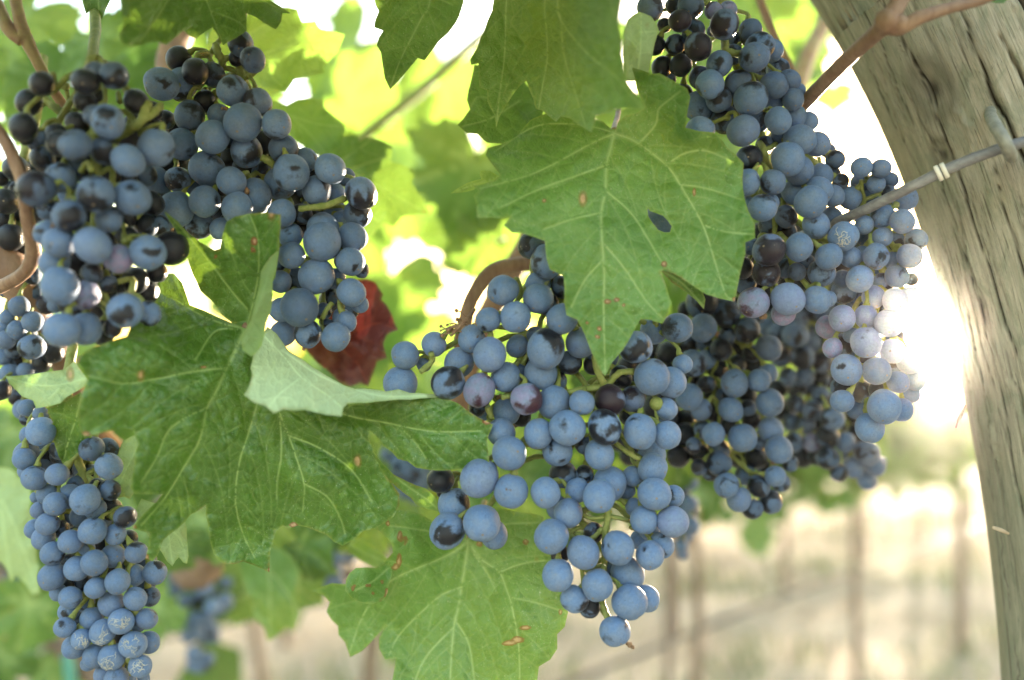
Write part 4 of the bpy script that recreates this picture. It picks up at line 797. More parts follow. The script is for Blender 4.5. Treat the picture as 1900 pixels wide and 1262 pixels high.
# ------------------------------------------------------------------ grape bunches
def grape_mesh(seed, seg=28, rings=18, wr=0.):
    r = np.random.default_rng(seed); vs = [(0, 0, 1.)]; fs = []
    el = r.uniform(.97, 1.10); ph = r.uniform(0, 6.28, 4)
    for i in range(1, rings):
        t = math.pi*i/rings
        for j in range(seg):
            a = 2*math.pi*j/seg; q = 1+.028*math.sin(2*a+ph[0])*math.sin(t)+.020*math.sin(3*a+ph[1])*math.sin(2*t)-.02*math.exp(-(t/.25)**2)-.06*math.exp(-((math.pi-t)/.3)**2)+wr*math.sin(t)*(math.sin(7*a+2.5*math.sin(3*t+ph[2]))+.7*math.sin(4*a-5*t+ph[3]))
            vs.append((q*math.sin(t)*math.cos(a), q*math.sin(t)*math.sin(a), q*math.cos(t)*el))
    vs.append((0, 0, -.93))
    e = len(vs)-1
    for j in range(seg):
        fs.append((0, 1+j, 1+(j+1) % seg)); l = 1+(rings-2)*seg; fs.append((l+j, e, l+(j+1) % seg))
        for i in range(rings-2):
            a = 1+i*seg+j; b = 1+i*seg+(j+1) % seg; fs.append((a, a+seg, b+seg, b))
    me = mesh('grape', vs, fs); me.materials.append(M['grape']); return me
GM = [grape_mesh(s) for s in range(6)]
GSH = grape_mesh(31, 40, 26, .035)
GLOW = [grape_mesh(s, 14, 9) for s in (11, 12)]
def rd(reg, txt):
    """x y r layer flags in the pixels of one enlarged region"""
    o = []
    for q in txt.split(';'):
        q = q.split()
        if len(q) < 4: continue
        (x, y), = Rg(reg, [(float(q[0]), float(q[1]))]); o.append([x, y, float(q[2])*640/1900, int(q[3]), q[4] if len(q) > 4 else ''])
    return o
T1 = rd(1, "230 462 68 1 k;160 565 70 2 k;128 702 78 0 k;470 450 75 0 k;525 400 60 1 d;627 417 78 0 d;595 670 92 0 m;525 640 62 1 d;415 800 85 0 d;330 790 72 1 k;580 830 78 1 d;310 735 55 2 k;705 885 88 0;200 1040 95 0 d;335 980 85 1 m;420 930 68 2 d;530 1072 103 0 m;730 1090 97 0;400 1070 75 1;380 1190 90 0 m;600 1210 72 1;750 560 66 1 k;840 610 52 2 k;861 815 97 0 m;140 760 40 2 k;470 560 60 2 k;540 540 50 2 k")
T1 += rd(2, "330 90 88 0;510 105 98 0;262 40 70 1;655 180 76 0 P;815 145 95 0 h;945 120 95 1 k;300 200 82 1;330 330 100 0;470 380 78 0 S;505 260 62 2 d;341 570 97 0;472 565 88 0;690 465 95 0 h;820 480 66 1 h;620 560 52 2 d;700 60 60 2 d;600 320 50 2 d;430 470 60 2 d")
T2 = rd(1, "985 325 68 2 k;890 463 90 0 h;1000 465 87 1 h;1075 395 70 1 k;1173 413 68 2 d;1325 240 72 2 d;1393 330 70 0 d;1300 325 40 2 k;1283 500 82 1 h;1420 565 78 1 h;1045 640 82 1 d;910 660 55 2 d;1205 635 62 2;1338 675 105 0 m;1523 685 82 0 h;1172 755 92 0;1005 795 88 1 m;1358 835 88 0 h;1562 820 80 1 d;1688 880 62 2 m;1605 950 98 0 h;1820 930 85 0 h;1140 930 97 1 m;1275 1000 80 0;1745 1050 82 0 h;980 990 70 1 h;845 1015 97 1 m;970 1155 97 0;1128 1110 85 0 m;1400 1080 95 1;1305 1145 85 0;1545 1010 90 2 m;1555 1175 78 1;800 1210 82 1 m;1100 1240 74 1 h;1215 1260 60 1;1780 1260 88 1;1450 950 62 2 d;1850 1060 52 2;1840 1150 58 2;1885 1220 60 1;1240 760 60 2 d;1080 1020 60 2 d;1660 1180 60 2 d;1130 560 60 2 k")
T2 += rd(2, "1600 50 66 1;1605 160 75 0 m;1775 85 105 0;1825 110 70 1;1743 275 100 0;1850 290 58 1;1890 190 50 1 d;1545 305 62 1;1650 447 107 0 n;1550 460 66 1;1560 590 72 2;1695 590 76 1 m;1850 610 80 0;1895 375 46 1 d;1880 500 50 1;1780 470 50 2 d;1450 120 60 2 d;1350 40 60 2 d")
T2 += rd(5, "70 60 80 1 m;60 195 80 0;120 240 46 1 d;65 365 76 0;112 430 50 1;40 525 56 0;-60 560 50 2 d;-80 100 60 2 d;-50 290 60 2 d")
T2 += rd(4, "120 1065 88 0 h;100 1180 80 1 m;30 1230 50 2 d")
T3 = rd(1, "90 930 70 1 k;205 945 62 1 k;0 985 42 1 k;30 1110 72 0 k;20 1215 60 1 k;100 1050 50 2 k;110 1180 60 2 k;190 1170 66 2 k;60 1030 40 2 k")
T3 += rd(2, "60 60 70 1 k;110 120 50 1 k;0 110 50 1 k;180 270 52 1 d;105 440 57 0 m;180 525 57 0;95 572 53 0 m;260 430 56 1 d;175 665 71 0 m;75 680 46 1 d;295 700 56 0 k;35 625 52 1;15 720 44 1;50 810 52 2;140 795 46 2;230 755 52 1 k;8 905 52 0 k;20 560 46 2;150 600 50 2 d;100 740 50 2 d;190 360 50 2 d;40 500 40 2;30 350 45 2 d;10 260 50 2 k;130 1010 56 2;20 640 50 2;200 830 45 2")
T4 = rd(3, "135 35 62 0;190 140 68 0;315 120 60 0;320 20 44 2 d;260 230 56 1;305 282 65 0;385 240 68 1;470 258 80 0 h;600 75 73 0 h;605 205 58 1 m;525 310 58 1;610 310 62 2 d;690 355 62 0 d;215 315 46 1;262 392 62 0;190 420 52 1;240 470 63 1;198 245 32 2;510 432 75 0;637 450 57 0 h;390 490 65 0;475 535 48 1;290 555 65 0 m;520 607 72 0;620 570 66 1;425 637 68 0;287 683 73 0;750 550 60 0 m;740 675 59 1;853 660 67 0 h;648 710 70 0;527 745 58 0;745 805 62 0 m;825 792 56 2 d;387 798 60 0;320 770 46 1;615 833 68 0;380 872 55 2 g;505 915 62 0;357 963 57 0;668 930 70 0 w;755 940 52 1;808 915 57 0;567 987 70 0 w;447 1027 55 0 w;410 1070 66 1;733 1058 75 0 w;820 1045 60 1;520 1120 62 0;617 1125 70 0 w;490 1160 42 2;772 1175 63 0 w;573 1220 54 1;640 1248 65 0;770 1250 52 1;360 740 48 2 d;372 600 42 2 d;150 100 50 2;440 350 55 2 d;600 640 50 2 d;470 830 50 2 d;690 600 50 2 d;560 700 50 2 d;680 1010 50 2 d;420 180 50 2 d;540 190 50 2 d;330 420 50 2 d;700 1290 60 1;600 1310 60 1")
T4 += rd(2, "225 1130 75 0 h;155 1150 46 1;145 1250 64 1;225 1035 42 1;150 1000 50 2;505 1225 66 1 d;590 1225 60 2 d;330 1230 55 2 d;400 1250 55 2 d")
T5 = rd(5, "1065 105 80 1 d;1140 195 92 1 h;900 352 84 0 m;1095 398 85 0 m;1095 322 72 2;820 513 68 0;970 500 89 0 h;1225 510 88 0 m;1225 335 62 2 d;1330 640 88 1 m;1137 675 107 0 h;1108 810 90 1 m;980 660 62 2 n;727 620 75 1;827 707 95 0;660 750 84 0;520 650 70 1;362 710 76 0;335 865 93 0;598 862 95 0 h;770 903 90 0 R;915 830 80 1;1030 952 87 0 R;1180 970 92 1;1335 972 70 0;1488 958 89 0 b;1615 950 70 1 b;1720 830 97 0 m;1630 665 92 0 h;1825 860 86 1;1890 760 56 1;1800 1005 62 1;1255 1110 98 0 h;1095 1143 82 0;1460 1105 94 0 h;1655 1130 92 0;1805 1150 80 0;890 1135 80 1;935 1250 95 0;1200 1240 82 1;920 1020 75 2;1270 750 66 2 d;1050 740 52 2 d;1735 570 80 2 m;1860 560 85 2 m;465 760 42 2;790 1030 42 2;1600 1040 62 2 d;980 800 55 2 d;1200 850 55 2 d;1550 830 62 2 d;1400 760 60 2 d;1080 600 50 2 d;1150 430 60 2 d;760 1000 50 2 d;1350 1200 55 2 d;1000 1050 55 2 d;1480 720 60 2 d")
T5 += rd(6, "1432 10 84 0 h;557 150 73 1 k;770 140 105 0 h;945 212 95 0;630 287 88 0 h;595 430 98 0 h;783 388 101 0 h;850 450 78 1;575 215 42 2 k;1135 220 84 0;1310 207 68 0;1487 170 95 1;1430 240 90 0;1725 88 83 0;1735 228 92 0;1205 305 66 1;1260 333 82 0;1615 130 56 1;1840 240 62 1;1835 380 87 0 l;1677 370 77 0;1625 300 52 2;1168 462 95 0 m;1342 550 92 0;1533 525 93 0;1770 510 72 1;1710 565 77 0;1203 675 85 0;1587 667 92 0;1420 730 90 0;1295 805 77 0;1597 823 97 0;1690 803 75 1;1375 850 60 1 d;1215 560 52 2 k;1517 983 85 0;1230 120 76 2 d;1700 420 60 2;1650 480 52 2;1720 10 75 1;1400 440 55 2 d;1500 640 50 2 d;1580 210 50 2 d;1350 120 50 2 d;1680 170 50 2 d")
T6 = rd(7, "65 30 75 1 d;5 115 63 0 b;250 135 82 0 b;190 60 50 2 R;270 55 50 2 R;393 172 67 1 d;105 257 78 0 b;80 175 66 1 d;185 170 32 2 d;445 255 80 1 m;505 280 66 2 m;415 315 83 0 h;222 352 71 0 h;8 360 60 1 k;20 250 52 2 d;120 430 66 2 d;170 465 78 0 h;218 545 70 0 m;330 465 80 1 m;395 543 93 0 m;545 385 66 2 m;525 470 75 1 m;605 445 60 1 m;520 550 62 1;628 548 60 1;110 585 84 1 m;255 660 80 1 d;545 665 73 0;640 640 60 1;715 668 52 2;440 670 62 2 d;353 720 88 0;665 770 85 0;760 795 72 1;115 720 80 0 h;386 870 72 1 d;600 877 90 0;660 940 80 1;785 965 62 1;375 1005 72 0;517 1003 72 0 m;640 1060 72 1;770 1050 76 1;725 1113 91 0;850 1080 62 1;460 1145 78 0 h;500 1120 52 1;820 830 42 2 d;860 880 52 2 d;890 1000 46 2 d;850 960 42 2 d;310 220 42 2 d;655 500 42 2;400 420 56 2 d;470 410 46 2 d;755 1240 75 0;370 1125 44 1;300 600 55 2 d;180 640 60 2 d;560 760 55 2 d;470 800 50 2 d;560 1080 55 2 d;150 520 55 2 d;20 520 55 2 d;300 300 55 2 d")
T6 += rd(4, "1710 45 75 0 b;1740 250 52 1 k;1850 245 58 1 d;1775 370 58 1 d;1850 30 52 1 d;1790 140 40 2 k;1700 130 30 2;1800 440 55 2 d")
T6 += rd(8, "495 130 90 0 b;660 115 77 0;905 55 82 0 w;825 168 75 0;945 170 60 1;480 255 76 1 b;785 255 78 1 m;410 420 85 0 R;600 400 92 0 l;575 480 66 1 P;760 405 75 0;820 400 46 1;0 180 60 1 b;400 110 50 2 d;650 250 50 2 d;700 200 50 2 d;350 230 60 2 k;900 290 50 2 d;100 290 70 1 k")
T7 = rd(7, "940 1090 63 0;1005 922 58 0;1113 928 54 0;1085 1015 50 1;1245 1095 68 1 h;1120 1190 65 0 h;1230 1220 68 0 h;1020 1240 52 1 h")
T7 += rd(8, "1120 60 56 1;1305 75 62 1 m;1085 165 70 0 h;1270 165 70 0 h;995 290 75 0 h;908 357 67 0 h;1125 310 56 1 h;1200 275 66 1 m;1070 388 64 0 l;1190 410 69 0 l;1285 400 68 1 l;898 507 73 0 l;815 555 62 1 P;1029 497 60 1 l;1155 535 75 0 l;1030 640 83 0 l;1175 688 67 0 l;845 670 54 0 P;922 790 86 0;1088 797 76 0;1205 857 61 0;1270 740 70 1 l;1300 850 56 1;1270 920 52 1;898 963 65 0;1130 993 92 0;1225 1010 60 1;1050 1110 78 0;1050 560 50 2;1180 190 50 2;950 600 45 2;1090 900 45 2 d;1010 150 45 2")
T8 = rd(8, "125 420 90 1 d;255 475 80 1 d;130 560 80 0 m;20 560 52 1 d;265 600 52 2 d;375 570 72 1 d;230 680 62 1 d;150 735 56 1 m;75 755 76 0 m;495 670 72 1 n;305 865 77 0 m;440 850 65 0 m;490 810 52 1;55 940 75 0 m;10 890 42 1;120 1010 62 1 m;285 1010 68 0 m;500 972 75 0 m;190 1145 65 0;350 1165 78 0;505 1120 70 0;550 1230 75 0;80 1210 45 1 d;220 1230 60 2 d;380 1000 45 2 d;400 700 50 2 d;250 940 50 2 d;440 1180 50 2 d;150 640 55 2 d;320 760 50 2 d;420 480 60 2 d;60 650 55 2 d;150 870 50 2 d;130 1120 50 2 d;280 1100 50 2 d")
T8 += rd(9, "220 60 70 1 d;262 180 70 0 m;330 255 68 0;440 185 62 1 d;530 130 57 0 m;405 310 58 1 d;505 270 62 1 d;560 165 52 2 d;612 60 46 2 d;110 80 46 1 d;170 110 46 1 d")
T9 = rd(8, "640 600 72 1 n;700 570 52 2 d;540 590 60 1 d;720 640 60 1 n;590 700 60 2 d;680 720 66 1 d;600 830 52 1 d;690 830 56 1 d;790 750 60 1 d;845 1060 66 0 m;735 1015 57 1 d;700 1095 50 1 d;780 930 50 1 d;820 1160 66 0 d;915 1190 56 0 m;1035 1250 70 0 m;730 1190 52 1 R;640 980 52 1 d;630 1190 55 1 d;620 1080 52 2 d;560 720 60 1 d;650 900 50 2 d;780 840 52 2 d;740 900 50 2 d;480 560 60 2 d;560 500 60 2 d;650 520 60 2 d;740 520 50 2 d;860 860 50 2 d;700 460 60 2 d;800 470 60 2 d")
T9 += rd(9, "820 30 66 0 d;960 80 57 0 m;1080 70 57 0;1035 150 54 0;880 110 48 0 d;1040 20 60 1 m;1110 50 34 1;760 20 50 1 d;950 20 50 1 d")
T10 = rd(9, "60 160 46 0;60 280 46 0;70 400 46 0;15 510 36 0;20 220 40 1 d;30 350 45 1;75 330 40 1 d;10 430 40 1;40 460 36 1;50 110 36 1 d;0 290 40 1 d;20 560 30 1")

class Pack:
    def __init__(s): s.c = []; s.r = []
    def place(s, x, y, R, d, lim):
        a = (x-950)/FPX; b = (631-y)/FPX; ray = FW+RT*a+UP*b; d0 = d
        while d < d0+lim:
            c = ray*d; r = R*d/FPX
            if s.c:
                C_ = np.array(s.c); q = np.linalg.norm(C_-np.array(c), axis=1); 
                if np.any(q < .95*(np.array(s.r)+r)): d += .0006; continue
            break
        s.c.append(tuple(ray*d)); s.r.append(R*d/FPX); return d
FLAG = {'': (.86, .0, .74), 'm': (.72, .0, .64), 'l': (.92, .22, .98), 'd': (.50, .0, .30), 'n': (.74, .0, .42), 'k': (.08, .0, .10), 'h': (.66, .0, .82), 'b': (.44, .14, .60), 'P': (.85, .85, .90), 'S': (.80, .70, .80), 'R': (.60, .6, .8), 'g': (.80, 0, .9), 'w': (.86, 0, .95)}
FLABEL = {'k': 'black grape, bloom rubbed off and shade put into its colour', 'P': 'mauve grape paler than its neighbours', 'S': 'shrivelled mauve grape with a wrinkled skin', 'R': 'grape with a reddish bare patch', 'h': 'blue grape with a dark bare patch', 'b': 'dark brownish grape with little bloom', 'w': 'dusty grape with cobweb threads on it'}
def fill_holes(T, maxn, ymin, G=34., fl='d', L=3, box=None):  # dark flags put the deep shade between grapes into the fill's colour
    """the grapes deeper in the bunch, where the traced ones leave the bunch's own silhouette open"""
    if maxn <= 0: return []
    xs = [q[0] for q in T]; ys = [q[1] for q in T]; st = 4.; x0, y0 = min(xs)-60, min(ys)-60
    gx, gy = np.meshgrid(np.arange(x0, max(xs)+60, st), np.arange(y0, max(ys)+60, st))
    A = np.array([(q[0], q[1], q[2]) for q in T]); near = np.full(gx.shape, 1e9)
    for x, y, R in A: near = np.minimum(near, np.hypot(gx-x, gy-y)-R)
    sil = near < G; out = ~sil                       # closing: grow by G, then shrink by G
    oy, ox = np.nonzero(out); pts = np.column_stack([gx[oy, ox], gy[oy, ox]])
    open_ = sil & (near > 2); iy, ix = np.nonzero(open_); cand = []
    kd = kdtree.KDTree(len(pts)); [kd.insert((p[0], p[1], 0), i) for i, p in enumerate(pts)]; kd.balance()
    for a, b in zip(iy, ix):
        p = (gx[a, b], gy[a, b]); 
        e_ = kd.find((p[0], p[1], 0))[2]-G
        if e_ > 10 and p[1] > ymin and (box is None or (box[0] < p[0] < box[2] and box[1] < p[1] < box[3])): cand.append((p[0], p[1], e_))
    cand = np.array(cand) if cand else np.zeros((0, 3)); o = []; Rm = float(np.median(A[:, 2]))
    rr = np.random.default_rng(len(T))
    while len(cand) and len(o) < maxn:
        w_ = np.array([np.sum(np.hypot(cand[:, 0]-p[0], cand[:, 1]-p[1]) < Rm*.8) for p in cand[::max(1, len(cand)//300)]]); p = cand[::max(1, len(cand)//300)][int(np.argmax(w_))]
        if w_.max() < 4: break
        # pull the new grape inwards so that it stays behind the silhouette
        R = min(Rm*rr.uniform(.82, 1.0), max(12., p[2]+3)); o.append([p[0], p[1], R, L, fl]); cand = cand[np.hypot(cand[:, 0]-p[0], cand[:, 1]-p[1]) > R]
    return o
packer = Pack(); gr = random.Random(17)
def bunch(label, T, d0, half=.022, lay=.0075, axis=None, slope=(0, 0), stem=None, extra=(), lim=.05, up_px=None, nofill=False, ymin=0, tone=0):
    """T: traced grapes; d0 depth of the bunch's front; axis: x of the bunch's middle at two heights"""
    T = T+fill_holes(T, (0 if nofill else 99-len(T)), ymin)
    T = sorted(T, key=lambda q: (q[3], -q[2])); xs = [q[0] for q in T]; ys = [q[1] for q in T]
    if axis is None: axis = ((np.mean([q[0] for q in T if q[1] <= np.median(ys)]), min(ys)), (np.mean([q[0] for q in T if q[1] > np.median(ys)]), max(ys)))
    (xa, ya), (xb, yb) = axis; wd = max(abs(x-(xa+(xb-xa)*(y-ya)/(yb-ya+1e-6))) for x, y in zip(xs, ys))
    top = P(xa, ya-25, d0+half); root = empty('grape_bunch', top, label, 'grape bunch', 'bunches of blue black grapes hanging from the vine')
    got = []
    for x, y, R, L, fl in T:
        dx = (x-(xa+(xb-xa)*(y-ya)/(yb-ya+1e-6)))/(wd+1); start = d0+half*(1-math.sqrt(max(0, 1-.92*dx*dx)))+L*lay+slope[0]*(x-(xa+xb)/2)+slope[1]*(y-(ya+yb)/2)
        d = packer.place(x, y, R, start, lim); got.append((x, y, R, d, fl))
    ax = [Vector(P(xa+(xb-xa)*t, ya-25+(yb-ya)*t, d0+half*1.0+slope[0]*((xa+(xb-xa)*t)-(xa+xb)/2)+slope[1]*((yb-ya)*(t-.5)))) for t in np.linspace(0, .95, 14)]
    ax = [p+Vector((gr.gauss(0, .0012), gr.gauss(0, .0012), 0)) for p in ax]
    T_ = Tubes()
    up = P(*up_px) if up_px else ax[0]+Vector((gr.gauss(0, .006), .012, .05)); T_.add([up, ax[0].lerp(up, .4)+Vector((.002, 0, 0))]+ax, [.0021, .0021]+[.0020-.0010*i/13 for i in range(14)], 3, 8, .14)
    # the bunch branches: grapes near each other share a side branch of the rachis
    cs = [P(x, y, d) for x, y, R, d, fl in got]; hub = [None]*len(got); left = sorted(range(len(got)), key=lambda q: -cs[q].z)
    while left:
        s0 = left[0]; grp = [q for q in left if (cs[q]-cs[s0]).length < .017][:9]; left = [q for q in left if q not in grp]
        m = sum((cs[q] for q in grp), Vector())/len(grp)+Vector((0, .004, .004)); j = min(range(14), key=lambda q: (ax[q]-Vector((0, 0, .010))-m).length); a = ax[j]
        m = m.lerp(a, .30 if (m-a).length < .03 else .12)
        if (m-a).length > .004:
            mid = m.lerp(a, .5)+Vector((gr.gauss(0, .0015), .003, .0035+.12*(m-a).length)); T_.add([a, mid, m], [.0013, .0011, .0012], 4, 7, .16); T_.ball(m, .0015, (1, 1, 1), 6, .25)
        for q in grp: hub[q] = m
    for i, (x, y, R, d, fl) in enumerate(got):
        c = cs[i]; rr = R*d/FPX; a = hub[i]
        v = (a-c)
        if v.length < 1e-5: v = Vector((0, 1, 0))
        v = (v.normalized()+Vector((gr.gauss(0, .28), gr.gauss(0, .28), .45+gr.gauss(0, .25)))).normalized()
        o = bpy.data.objects.new('grape', GSH if fl == 'S' else GM[gr.randrange(6)]); C.objects.link(o); o.parent = root; o.location = c-top; s = rr
        o.scale = (s, s, s*gr.uniform(.98, 1.03)); qn = (-v).to_track_quat('Z', 'Y') @ Quaternion((0, 0, 1), gr.uniform(0, 6.28)); o.rotation_mode = 'QUATERNION'; o.rotation_quaternion = qn
        cv, pu, br = FLAG[fl if fl in FLAG else '']; j_ = gr.gauss(0, .07)+tone*(1 if y > 760 else .4 if y > 560 else 0)  # tone brightens the lower grapes: ground-bounce light put into the bloom colour
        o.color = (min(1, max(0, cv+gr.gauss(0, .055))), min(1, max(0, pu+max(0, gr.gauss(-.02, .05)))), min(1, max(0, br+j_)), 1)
        if fl in FLABEL: o['label'] = FLABEL[fl]
        # pedicel: from the grape's stem end out to the rachis, thicker at the grape
        e = c+v*rr*.93; T_.add([e+v*.0001, e+v*.0012, e+v*.0035, (e+v*.006).lerp(a, .55), a], [.00155, .0013, .00078, .0009, .0012], 3, 7, .16)
    for pts, rad in extra:
        T_.add([P(*p) for p in pts], rad, 5, 9, .2)
    T_.build('stem', M['stem'], root)
    webbed = [g for g in got if g[4] == 'w']
    if webbed:
        W = Tubes()
        for (x, y, R, d, fl) in webbed:
            c = P(x, y, d); rr = R*d/FPX; tc_ = (Vector((0, 0, CAM_Z))-c).normalized(); cen = (tc_+Vector((gr.uniform(-.4, .5), 0, gr.uniform(-.6, .1)))).normalized()
            for _ in range(16):
                q = (cen+Vector((gr.gauss(0, .28), gr.gauss(0, .1), gr.gauss(0, .28)))).normalized(); pts = []; dirn = Vector((gr.gauss(0, 1), 0, gr.gauss(0, 1))).normalized()*.13
                for k in range(6):
                    q = (q+dirn).normalized(); dirn.rotate(Quaternion(cen, gr.gauss(0, .7))); pts.append(c+q*(rr*1.012+gr.uniform(0, .0003)))
                W.add(pts, .00009, 3, 4)
        W.build('cobweb', M['web'], root)
    # dried flower scraps and aborted berries caught between the grapes
    for _ in range(max(3, len(got)//9)):
        S = Tubes()
        g = gr.choice(got); c = P(g[0]+gr.uniform(-1, 1)*g[2], g[1]+gr.uniform(-1, 1)*g[2], g[3]+.002)
        for _k in range(4): S.ball(c+Vector((gr.gauss(0, .0006), gr.gauss(0, .0006), gr.gauss(0, .0006))), gr.uniform(.0006, .0011), (1, 1, 1), 6, .35)
        S.build('dried_flower', M['straw'], root)
    return root
T6 += [[1226, 412, 34, 1, 'h']]
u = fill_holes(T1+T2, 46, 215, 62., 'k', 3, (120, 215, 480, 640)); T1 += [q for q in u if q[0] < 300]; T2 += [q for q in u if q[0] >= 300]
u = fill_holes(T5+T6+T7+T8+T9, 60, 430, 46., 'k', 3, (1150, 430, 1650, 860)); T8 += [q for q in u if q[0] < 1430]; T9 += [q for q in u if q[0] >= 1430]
print('grapes', [len(t) for t in (T1, T2, T3, T4, T5, T6, T7, T8, T9, T10)])
bunch('long bunch of blue grapes hanging at the lower left corner', T4, .345, .020, .007, tone=.0)
bunch('sparse central bunch of frosted blue grapes ending in a single lowest grape', T5, .342, .024, .007, tone=.20, extra=[
    ([(1103, 662, .352), (1110, 690, .348), (1122, 716, .350), (1118, 735, .356)], .0014), ([(1176, 690, .350), (1150, 692, .350), (1122, 716, .351), (1085, 722, .352), (1052, 730, .352), (1040, 745, .356)], .0013),
    ([(1126, 930, .352), (1128, 955, .349), (1124, 985, .350), (1122, 1030, .356), (1120, 1075, .358), (1116, 1110, .352), (1125, 1140, .346), (1130, 1152, .346)], .0013), ([(1128, 958, .350), (1100, 962, .350), (1080, 955, .352)], .0009), ([(1128, 958, .350), (1150, 962, .350), (1166, 966, .352)], .0009), ([(1118, 980, .350), (1095, 1000, .352), (1066, 990, .352)], .0010),
    ([(1140, 820, .352), (1165, 840, .350), (1186, 852, .352)], .0010), ([(930, 737, .346), (945, 735, .347)], .0011), ([(905, 755, .350), (912, 775, .352)], .0012), ([(780, 690, .350), (800, 672, .352), (800, 655, .350)], .0012)])
bunch('broad leaning bunch of grapes at the upper right, left of the post', T6, .350, .022, .007, tone=.12, extra=[([(1410, 265, .362), (1418, 280, .356), (1422, 300, .358), (1428, 310, .362)], .0013), ([(1418, 280, .356), (1440, 268, .362)], .0011), ([(1345, 75, .360), (1350, 95, .354), (1375, 100, .356)], .0015)])
bunch('sun-edged bunch of grapes touching the wooden post', T7, .356, .018, .007, up_px=(1500, 330, .43), tone=.10, axis=((1640, 420), (1605, 800)), extra=[([(1598, 334, .366), (1600, 352, .368), (1604, 372, .372), (1598, 385, .374)], .0008), ([(1604, 370, .372), (1625, 362, .372), (1634, 352, .370), (1632, 338, .368)], .0009)])
bunch('crowded leftmost bunch of grapes, blurred in front and black at the top', T1, .302, .020, .008, up_px=(165, -70, .43), ymin=240, slope=(.00006, 0), extra=[([(60, 175, .335), (85, 186, .333), (110, 205, .332), (135, 213, .334), (165, 218, .335)], .0016), ([(85, 186, .333), (62, 205, .332)], .0013), ([(140, 205, .334), (142, 185, .335), (146, 172, .336)], .0012), ([(178, 190, .334), (176, 170, .335)], .0011), ([(222, 190, .332), (219, 172, .334)], .0010),
    ([(215, 255, .322), (240, 240, .318), (262, 225, .316), (275, 190, .318)], .0017), ([(262, 225, .316), (285, 210, .318), (298, 195, .322)], .0014), ([(240, 240, .318), (215, 232, .322)], .0013), ([(150, 318, .312), (164, 302, .308), (172, 318, .306)], .0011)])
bunch('plump bunch of blue grapes right of the leftmost bunch, above the big dark leaf', T2, .346, .022, .007, ymin=210, extra=[([(400, 82, .365), (405, 100, .364), (412, 112, .365), (410, 130, .368)], .0016), ([(412, 112, .365), (440, 102, .366)], .0014), ([(380, 165, .366), (380, 190, .364), (386, 210, .368)], .0013), ([(485, 292, .350), (500, 300, .352), (512, 310, .355)], .0014), ([(556, 388, .352), (580, 385, .350), (610, 380, .348), (640, 368, .352)], .0013), ([(598, 590, .352), (606, 575, .350), (616, 563, .352)], .0010)])
bunch('dark shaded bunch of small grapes at the left edge', T3, .385, .020, .008)
bunch('shaded bunch of rim-lit grapes hanging right of the central bunch', T8, .405, .022, .008, tone=.12)
bunch('dark blurred bunch of grapes hanging behind the sun-edged bunch', T9, .455, .020, .009)
bunch('small blurred string of blue grapes behind the tip of the central bunch', T10, .56, .010, .006, nofill=True)
# two small hard green berries
for (x, y, R, d, lb) in ((1218, 749, 13, .352, 'tiny unripe green berry at the right of the central bunch'), (121, 160, 8, .345, 'tiny green berry beside the black grapes at upper left')):
    T = Tubes(); c = P(x, y, d); T.ball(c, R*d/FPX, (1, 1, 1), 16, 0.01); T.add([c+Vector((0, .001, -.001)), c+Vector((.001, .004, -.012))], [.0009, .0008], 3, 6); tag(T.build('unripe_berry', M['stem']), lb, 'berry')
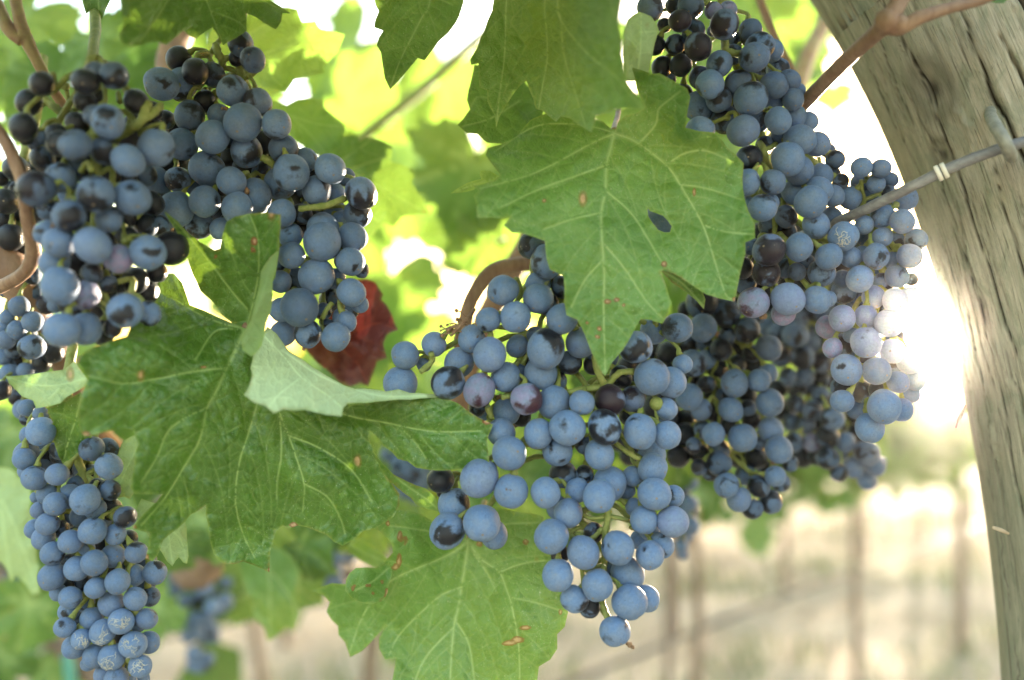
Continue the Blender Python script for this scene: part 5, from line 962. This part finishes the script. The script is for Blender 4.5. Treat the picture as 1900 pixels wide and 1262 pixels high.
# bunches deep in the shade, too blurred to show single stems
def far_bunch(x, y, d, w, h, n, label):
    root = empty('grape_bunch', P(x, y-h, d), label, 'grape bunch', 'blurred grape bunches in the background'); T_ = Tubes(); a = P(x, y-h-20, d); b = P(x+gr.uniform(-8, 8), y+h*.9, d); T_.add([a+Vector((0, .01, .03)), a, a.lerp(b, .5), b], .0016, 3, 6)
    for i in range(n):
        t = gr.random()**1.2; q = w*(1-.75*t)*math.sqrt(gr.random()); an = gr.uniform(0, 6.28); rr = gr.uniform(.0062, .0078)
        c = P(x+q*math.cos(an), y-h+2*h*t, d+q*math.sin(an)*d/FPX); o = bpy.data.objects.new('grape', GLOW[i % 2]); C.objects.link(o); o.parent = root; o.location = c-root.location; o.scale = (rr, rr, rr); o.rotation_euler = (gr.uniform(0, 6), gr.uniform(0, 6), 0)
        o.color = (.75+gr.gauss(0, .1), .03, .7+gr.gauss(0, .1), 1)
        T_.add([c+Vector((0, 0, rr*.9)), a.lerp(b, min(1, max(0, t-.1)))], .0006, 2, 5)
    T_.build('stem', M['stem'], root)
far_bunch(372, 1150, .80, 60, 85, 46, 'blurred bunch of blue grapes under the old vine head')
far_bunch(610, 1030, .68, 62, 55, 40, 'dark blurred bunch of grapes behind the right lobe of the big dark leaf')
far_bunch(18, 1060, .86, 45, 75, 36, 'dark blurred bunch of grapes at the lower left edge')
far_bunch(770, 880, .60, 50, 40, 26, 'dark blurred bunch in the notch of the big dark leaf')

# a dried sprig of flower stalks over the central bunch
T = Tubes(); q = random.Random(8); b0 = P(868, 590, .352)
T.add([P(880, 575, .36), b0, P(850, 608, .350), P(838, 622, .350)], [.0009, .0008, .0008, .0005], 4, 6, .3)
for _ in range(16):
    s0 = b0.lerp(P(838, 625, .350), q.random()); e0 = s0+Vector((q.gauss(-.003, .0035), q.gauss(0, .001), q.gauss(0, .003)))
    T.add([s0, s0.lerp(e0, .5)+Vector((0, 0, .0008)), e0], [.0004, .0003, .0003], 3, 5, .3); T.ball(e0, q.uniform(.0005, .0009), (1, 1, 1), 6, .35)
tag(T.build('dried_sprig', M['straw']), 'dry brown sprig of withered flower stalks above the central bunch', 'dried sprig')

# ------------------------------------------------------------------ haze volume added to glow like lens glare round the low sun
def haze():
    bm = bmesh.new(); bmesh.ops.create_cube(bm, size=1.0, matrix=Matrix.Translation((0, 50, .55)) @ Matrix.Diagonal((900, 1000, 3.4, 1)))
    me = bpy.data.meshes.new('haze'); bm.to_mesh(me); bm.free()
    m = bpy.data.materials.new('glare_haze'); m.use_nodes = True; t = m.node_tree; t.nodes.clear(); o = t.nodes.new('ShaderNodeOutputMaterial'); v = t.nodes.new('ShaderNodeVolumePrincipled')
    v.inputs['Color'].default_value = (1, .93, .85, 1); v.inputs['Density'].default_value = .0058; v.inputs['Anisotropy'].default_value = .96
    t.links.new(v.outputs[0], o.inputs['Volume']); me.materials.append(m)
    ob = bpy.data.objects.new('haze', me); C.objects.link(ob); tag(ob, 'thin haze added to stand in for the glare round the low sun', None, None, 'stuff')
haze()
